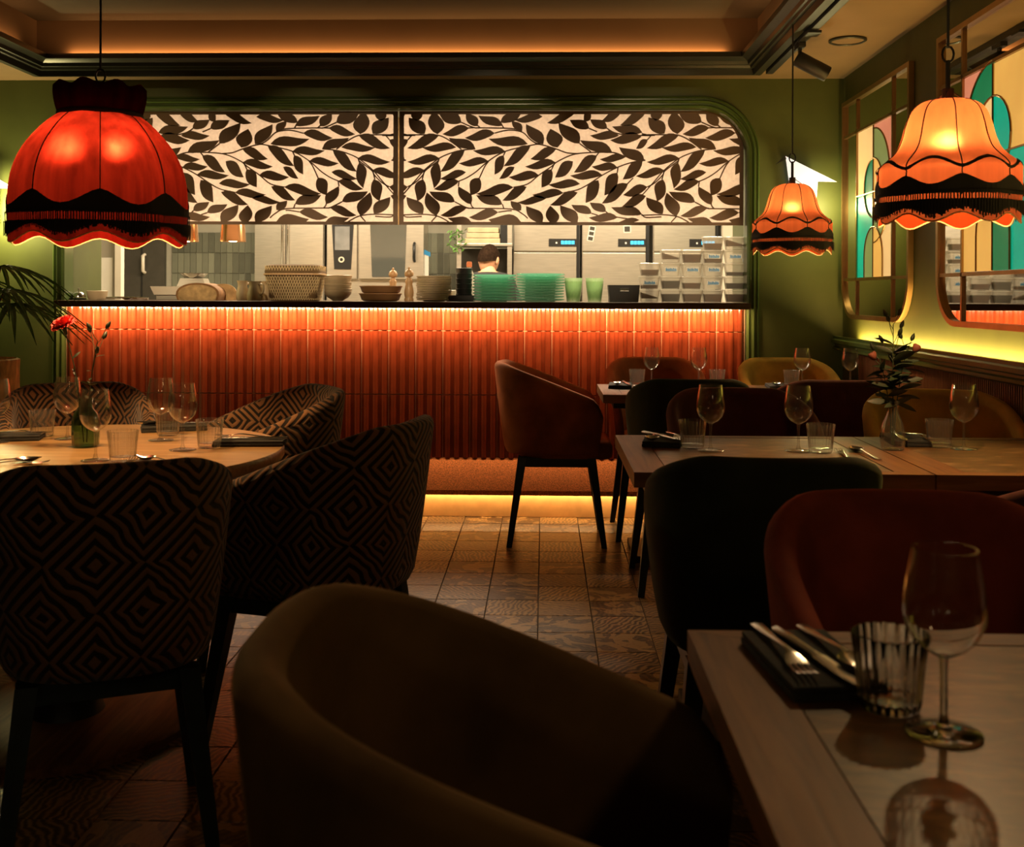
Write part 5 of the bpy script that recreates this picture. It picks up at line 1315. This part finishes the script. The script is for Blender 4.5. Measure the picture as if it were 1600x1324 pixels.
part('handle', MB().tube([(K(648), -.028, Z(409)), (K(648), -.06, Z(406)), (K(648), -.06, Z(384)), (K(648), -.028, Z(381))], .012, 8), 'black_pl', dr_, 60)
# spatula in the gap
sp_ = thing('spatula', 'white spatula with a blue tip hanging by the oven', 'spatula', (ov.location.x+K(662)+.0175, 8.80, 1.10)); part('blade', MB().box(-.017, .017, -.004, .004, 0, .42, .002), 'paper', sp_); part('tip', MB().prism([(-.022, .425), (.03, .405), (.03, .44), (-.022, .465)], -.006, .006), 'blue_ink', sp_)
# shelf unit with boxes and plant
x0, x1 = cabinet_x(716, 801); cx = (x0+x1)/2; sh_ = thing('steel_shelf', 'steel kitchen shelf unit around the cook', 'shelf', (cx, 8.72, 0)); w_ = (x1-x0)/2
for sx in (-1, 1): part('post', MB().box(sx*(w_-.02)-.018, sx*(w_-.02)+.018, -.16, -.12, 0, 2.05), 'brushed', sh_)
for zz in (kz(381, 8.6), 1.0, .45): part('board', MB().box(-w_, w_, -.17, .17, zz-.022, zz, .003), 'brushed', sh_)
part('back_panel', MB().box(-w_, w_, .15, .17, .2, kz(381, 8.6)-.03), 'kdark', sh_)
zz = kz(381, 8.6)
for k in range(3): tag(part('steel_tray', MB().box(-.165+k*.01, .115-k*.006, -.13, .12, 0, .040, .006), 'cream', None, 0, (cx+.01, 8.70, zz+.001+k*.043)), ['bottom', 'middle', 'top'][k]+' white tray of the pile on the kitchen shelf', 'tray', 'white trays on the kitchen shelf')
tag(part('black_crate', MB().box(-.03, .03, -.10, .1, 0, .16, .004), 'black_pl', None, 0, (cx+.155, 8.70, zz+.001)), 'black crate at the right end of the kitchen shelf', 'crate')
hp = thing('hanging_herb', 'small green trailing plant on the left of the kitchen shelf', 'plant', (cx-.215, 8.56, zz+.03))
hm = MB()
for k in range(70):
    a = rnd.uniform(0, 2*PI); rr_ = rnd.uniform(0, .06); z_ = rnd.uniform(-.10, .09); l_ = lf(.035, .014); e_ = Euler((rnd.uniform(-1, 1), rnd.uniform(-1, 1), a)).to_matrix()
    hm.add([e_@Vector(v)+Vector((rr_*math.cos(a), rr_*math.sin(a)-.03, z_)) for v in l_.v], l_.f)
stuff(part('foliage', hm, 'leafgreen', hp))
# left end: dark door, glass partition with paper sheet
x0, x1 = cabinet_x(192, 256); dd = thing('dark_cold_room_door', 'dark kitchen door with an upright white handle', 'door', ((x0+x1)/2, YK, 0)); w_ = (x1-x0)/2; cx = (x0+x1)/2
part('leaf', MB().box(-w_, w_, 0, .06, 0, 2.1, .004), 'kdark', dd); part('seam', MB().box(kx(222, YK)-cx-.01, kx(222, YK)-cx+.004, -.004, -.0005, 0, 2.1), 'black_pl', dd)
part('handle', MB().tube([(kx(226, YK)-cx, -.001, kz(428, YK)), (kx(226, YK)-cx, -.04, kz(426, YK)), (kx(226, YK)-cx, -.04, kz(402, YK)), (kx(226, YK)-cx, -.001, kz(400, YK))], .014, 8), 'white', dd, 60)
x0, x1 = kx(112, 7.6), kx(192, 7.6); cx = (x0+x1)/2; gs = thing('glass_partition', 'pale glass screen at the left end of the kitchen', 'partition', (cx, 7.6, 0)); w_ = (x1-x0)/2
part('panel', MB().box(-w_+.05, w_-.05, -.005, .005, .1, 2.0), 'tub', gs)
for sx in (-1, 1): part('post', MB().box(sx*(w_-.025)-.022, sx*(w_-.025)+.022, -.03, .03, 0, 2.05), 'white', gs)
part('rail', MB().box(-w_+.05, w_-.05, -.02, .02, 2.0, 2.05), 'white', gs)
p = at(152, 430, 7.58); ps = thing('paper_sheet', 'white paper sheet on the glass at the left of the kitchen', 'paper', (p.x, 7.592, p.z))
part('sheet', MB().box(-.105, .105, -.003, -.0005, -.16, .125), 'paper', ps); part('torn_sheet', MB().box(-.12, .03, -.0045, -.0035, -.165, .02), 'paper', ps)
# copper heat lamps
for px, lab in ((364, 'right copper heat lamp glowing below the left leaf screen'), (290, 'left copper heat lamp, half behind the crimson lampshade')):
    Y = 6.75; p = at(px, 378, Y); t_ = thing('heat_lamp', lab, 'lamp', (p.x, Y, p.z), 0, 'copper heat lamps')
    r_ = 20*Y/1680
    part('shade', MB().lathe([(r_, 0), (r_*1.0, .01), (r_*.92, .10), (r_*.8, .15), (.03, .19), (.02, .22), (.018, .22), (.027, .187), (r_*.77, .147), (r_*.89, .10), (r_*.95, .004)], 32), 'copper', t_, 50)
    part('bulb', MB().lathe([(0, .02), (.03, .03), (.045, .06), (.03, .11), (.015, .13), (0, .135)], 20), 'bulb', t_, 60)
    part('cable', MB().tube([(0, 0, .22), (0, 0, KZ-p.z)], .004, 6), 'black_metal', t_)
    light('heat_lamp_light', 'POINT', (p.x, Y, p.z+.0), 3, (1, .6, .25), shadow_soft_size=.03)

# ------------------------------------------------------------------ the cook, seen from behind
def cook(px, Y):
    hd = at(px, 406, Y); ck = thing('person', 'cook in a dark top seen from behind, head bent, by the shelf unit', 'person', (hd.x, Y, 0))
    V = [(0, .04, .86), (0, .04, 1.02), (0, .03, 1.16), (0, .05, 1.28), (0, .085, 1.355), (0, .11, 1.42),
         (-.15, .05, 1.285), (-.235, .08, 1.07), (-.19, .26, .98), (-.17, .33, .98), (.15, .05, 1.285), (.235, .08, 1.07), (.19, .26, .98), (.17, .33, .98),
         (-.09, .03, .82), (-.10, .01, .46), (-.10, .04, .08), (-.105, -.09, .03), (.09, .03, .82), (.10, .01, .46), (.10, .04, .08), (.105, -.09, .03)]
    V = [(x, y-.08, z) for x, y, z in V]
    E_ = [(0, 1), (1, 2), (2, 3), (3, 4), (4, 5), (3, 6), (6, 7), (7, 8), (8, 9), (3, 10), (10, 11), (11, 12), (12, 13), (0, 14), (14, 15), (15, 16), (16, 17), (0, 18), (18, 19), (19, 20), (20, 21)]
    RD = [.125, .12, .13, .135, .058, .052, .068, .05, .038, .03, .068, .05, .038, .03, .085, .058, .042, .035, .085, .058, .042, .035]
    me = bpy.data.meshes.new('body'); me.from_pydata(V, E_, []); o = bpy.data.objects.new('body', me); COL.objects.link(o)
    sk = o.modifiers.new('s', 'SKIN'); sb_ = o.modifiers.new('d', 'SUBSURF'); sb_.levels = 2; sb_.render_levels = 2
    for i, r_ in enumerate(RD): me.skin_vertices[0].data[i].radius = (r_, r_*(.75 if i in (0, 1, 2, 3) else 1))
    me.skin_vertices[0].data[0].use_root = True
    dg = bpy.context.evaluated_depsgraph_get(); ev = o.evaluated_get(dg); m2 = bpy.data.meshes.new_from_object(ev)
    bpy.data.objects.remove(o); m2.name = 'body'; m2.materials.clear(); m2.materials.append(M['shirt']); m2.materials.append(M['skin'])
    m2.shade_smooth()
    for p_ in m2.polygons:
        c = p_.center
        if c.z > 1.365 or (abs(c.x) < .3 and c.y > .20 and c.z > .9): p_.material_index = 1
    link('body', m2, ck)
    # head: shaped sphere, bent forward, turned a little to the right
    bm = bmesh.new(); bmesh.ops.create_uvsphere(bm, u_segments=28, v_segments=20, radius=1)
    for v in bm.verts:
        x, y, z = v.co; w2 = .074*(1 if z > -.1 else 1-.28*(-z-.1)); d2 = .095
        v.co = Vector((x*w2, y*d2*(1 if z > -.2 else .9)+(.012 if z < -.3 and y > 0 else 0), z*.118))
        if abs(x) < .22 and y > .75 and -.35 < z < .1: v.co.y += .016*(1-abs(x)/.22)
        if y > .6 and .0 < z < .25 and .25 < abs(x) < .55: v.co.y -= .006
    hm_ = bpy.data.meshes.new('head'); bm.to_mesh(hm_); bm.free(); hm_.shade_smooth(); hm_.materials.append(M['skin'])
    rot = Euler((R(-24), 0, R(-28)))
    h_ = link('head', hm_, ck, (0, .05, hd.z), rot)
    hair = MB(); seg = 28; vs = []
    for i in range(11):
        ph = i/10
        for k in range(seg):
            a = 2*PI*k/seg; back = .5-.5*math.sin(a)
            th = ph*(R(80)+R(38)*back**1.5); vs.append((.079*math.sin(th)*math.cos(a), .1*math.sin(th)*math.sin(a), .124*math.cos(th)))
    hair.add(vs, [(i*seg+k, i*seg+(k+1) % seg, (i+1)*seg+(k+1) % seg, (i+1)*seg+k) for i in range(10) for k in range(seg)])
    part('hair', hair, 'hair', h_, 60)
    for sx in (-1, 1):
        part('ear', MB().lathe([(0, -.010), (.016, -.008), (.022, 0), (.016, .006), (0, .004)], 14, sx=.75, sy=1.35), 'skin', h_, 60, (sx*.077, .0, -.005), (R(90), 0, R(sx*75)))
        part('eye', MB().lathe([(0, -.010), (.008, -.006), (.010, 0), (.008, .006), (0, .010)], 12), 'white', h_, 60, (sx*.030, .083, .012))
    part('mouth', MB().tube([(-.022, .086, -.058), (0, .093, -.060), (.022, .086, -.058)], .005, 6), 'petal', h_, 60)
    # hands: palm with five bent fingers
    for sx in (-1, 1):
        hn = MB(); hn.box(-.038, .038, 0, .085, -.013, .013, .008)
        for k, L in enumerate((.062, .072, .068, .052)):
            fx = (-.028+k*.0187)*sx*-1; hn.tube([(fx, .078, 0), (fx, .078+L*.45, -.006), (fx, .078+L*.8, -.026), (fx, .078+L*.9, -.044)], [.0088, .0082, .0075, .006], 8)
        hn.tube([(sx*-.034, .02, 0), (sx*-.060, .05, -.008), (sx*-.062, .078, -.022)], [.011, .0095, .008], 8)
        part('hand', hn, 'skin', ck, 60, (sx*.17, .245, .975))
cook(763, 8.0)
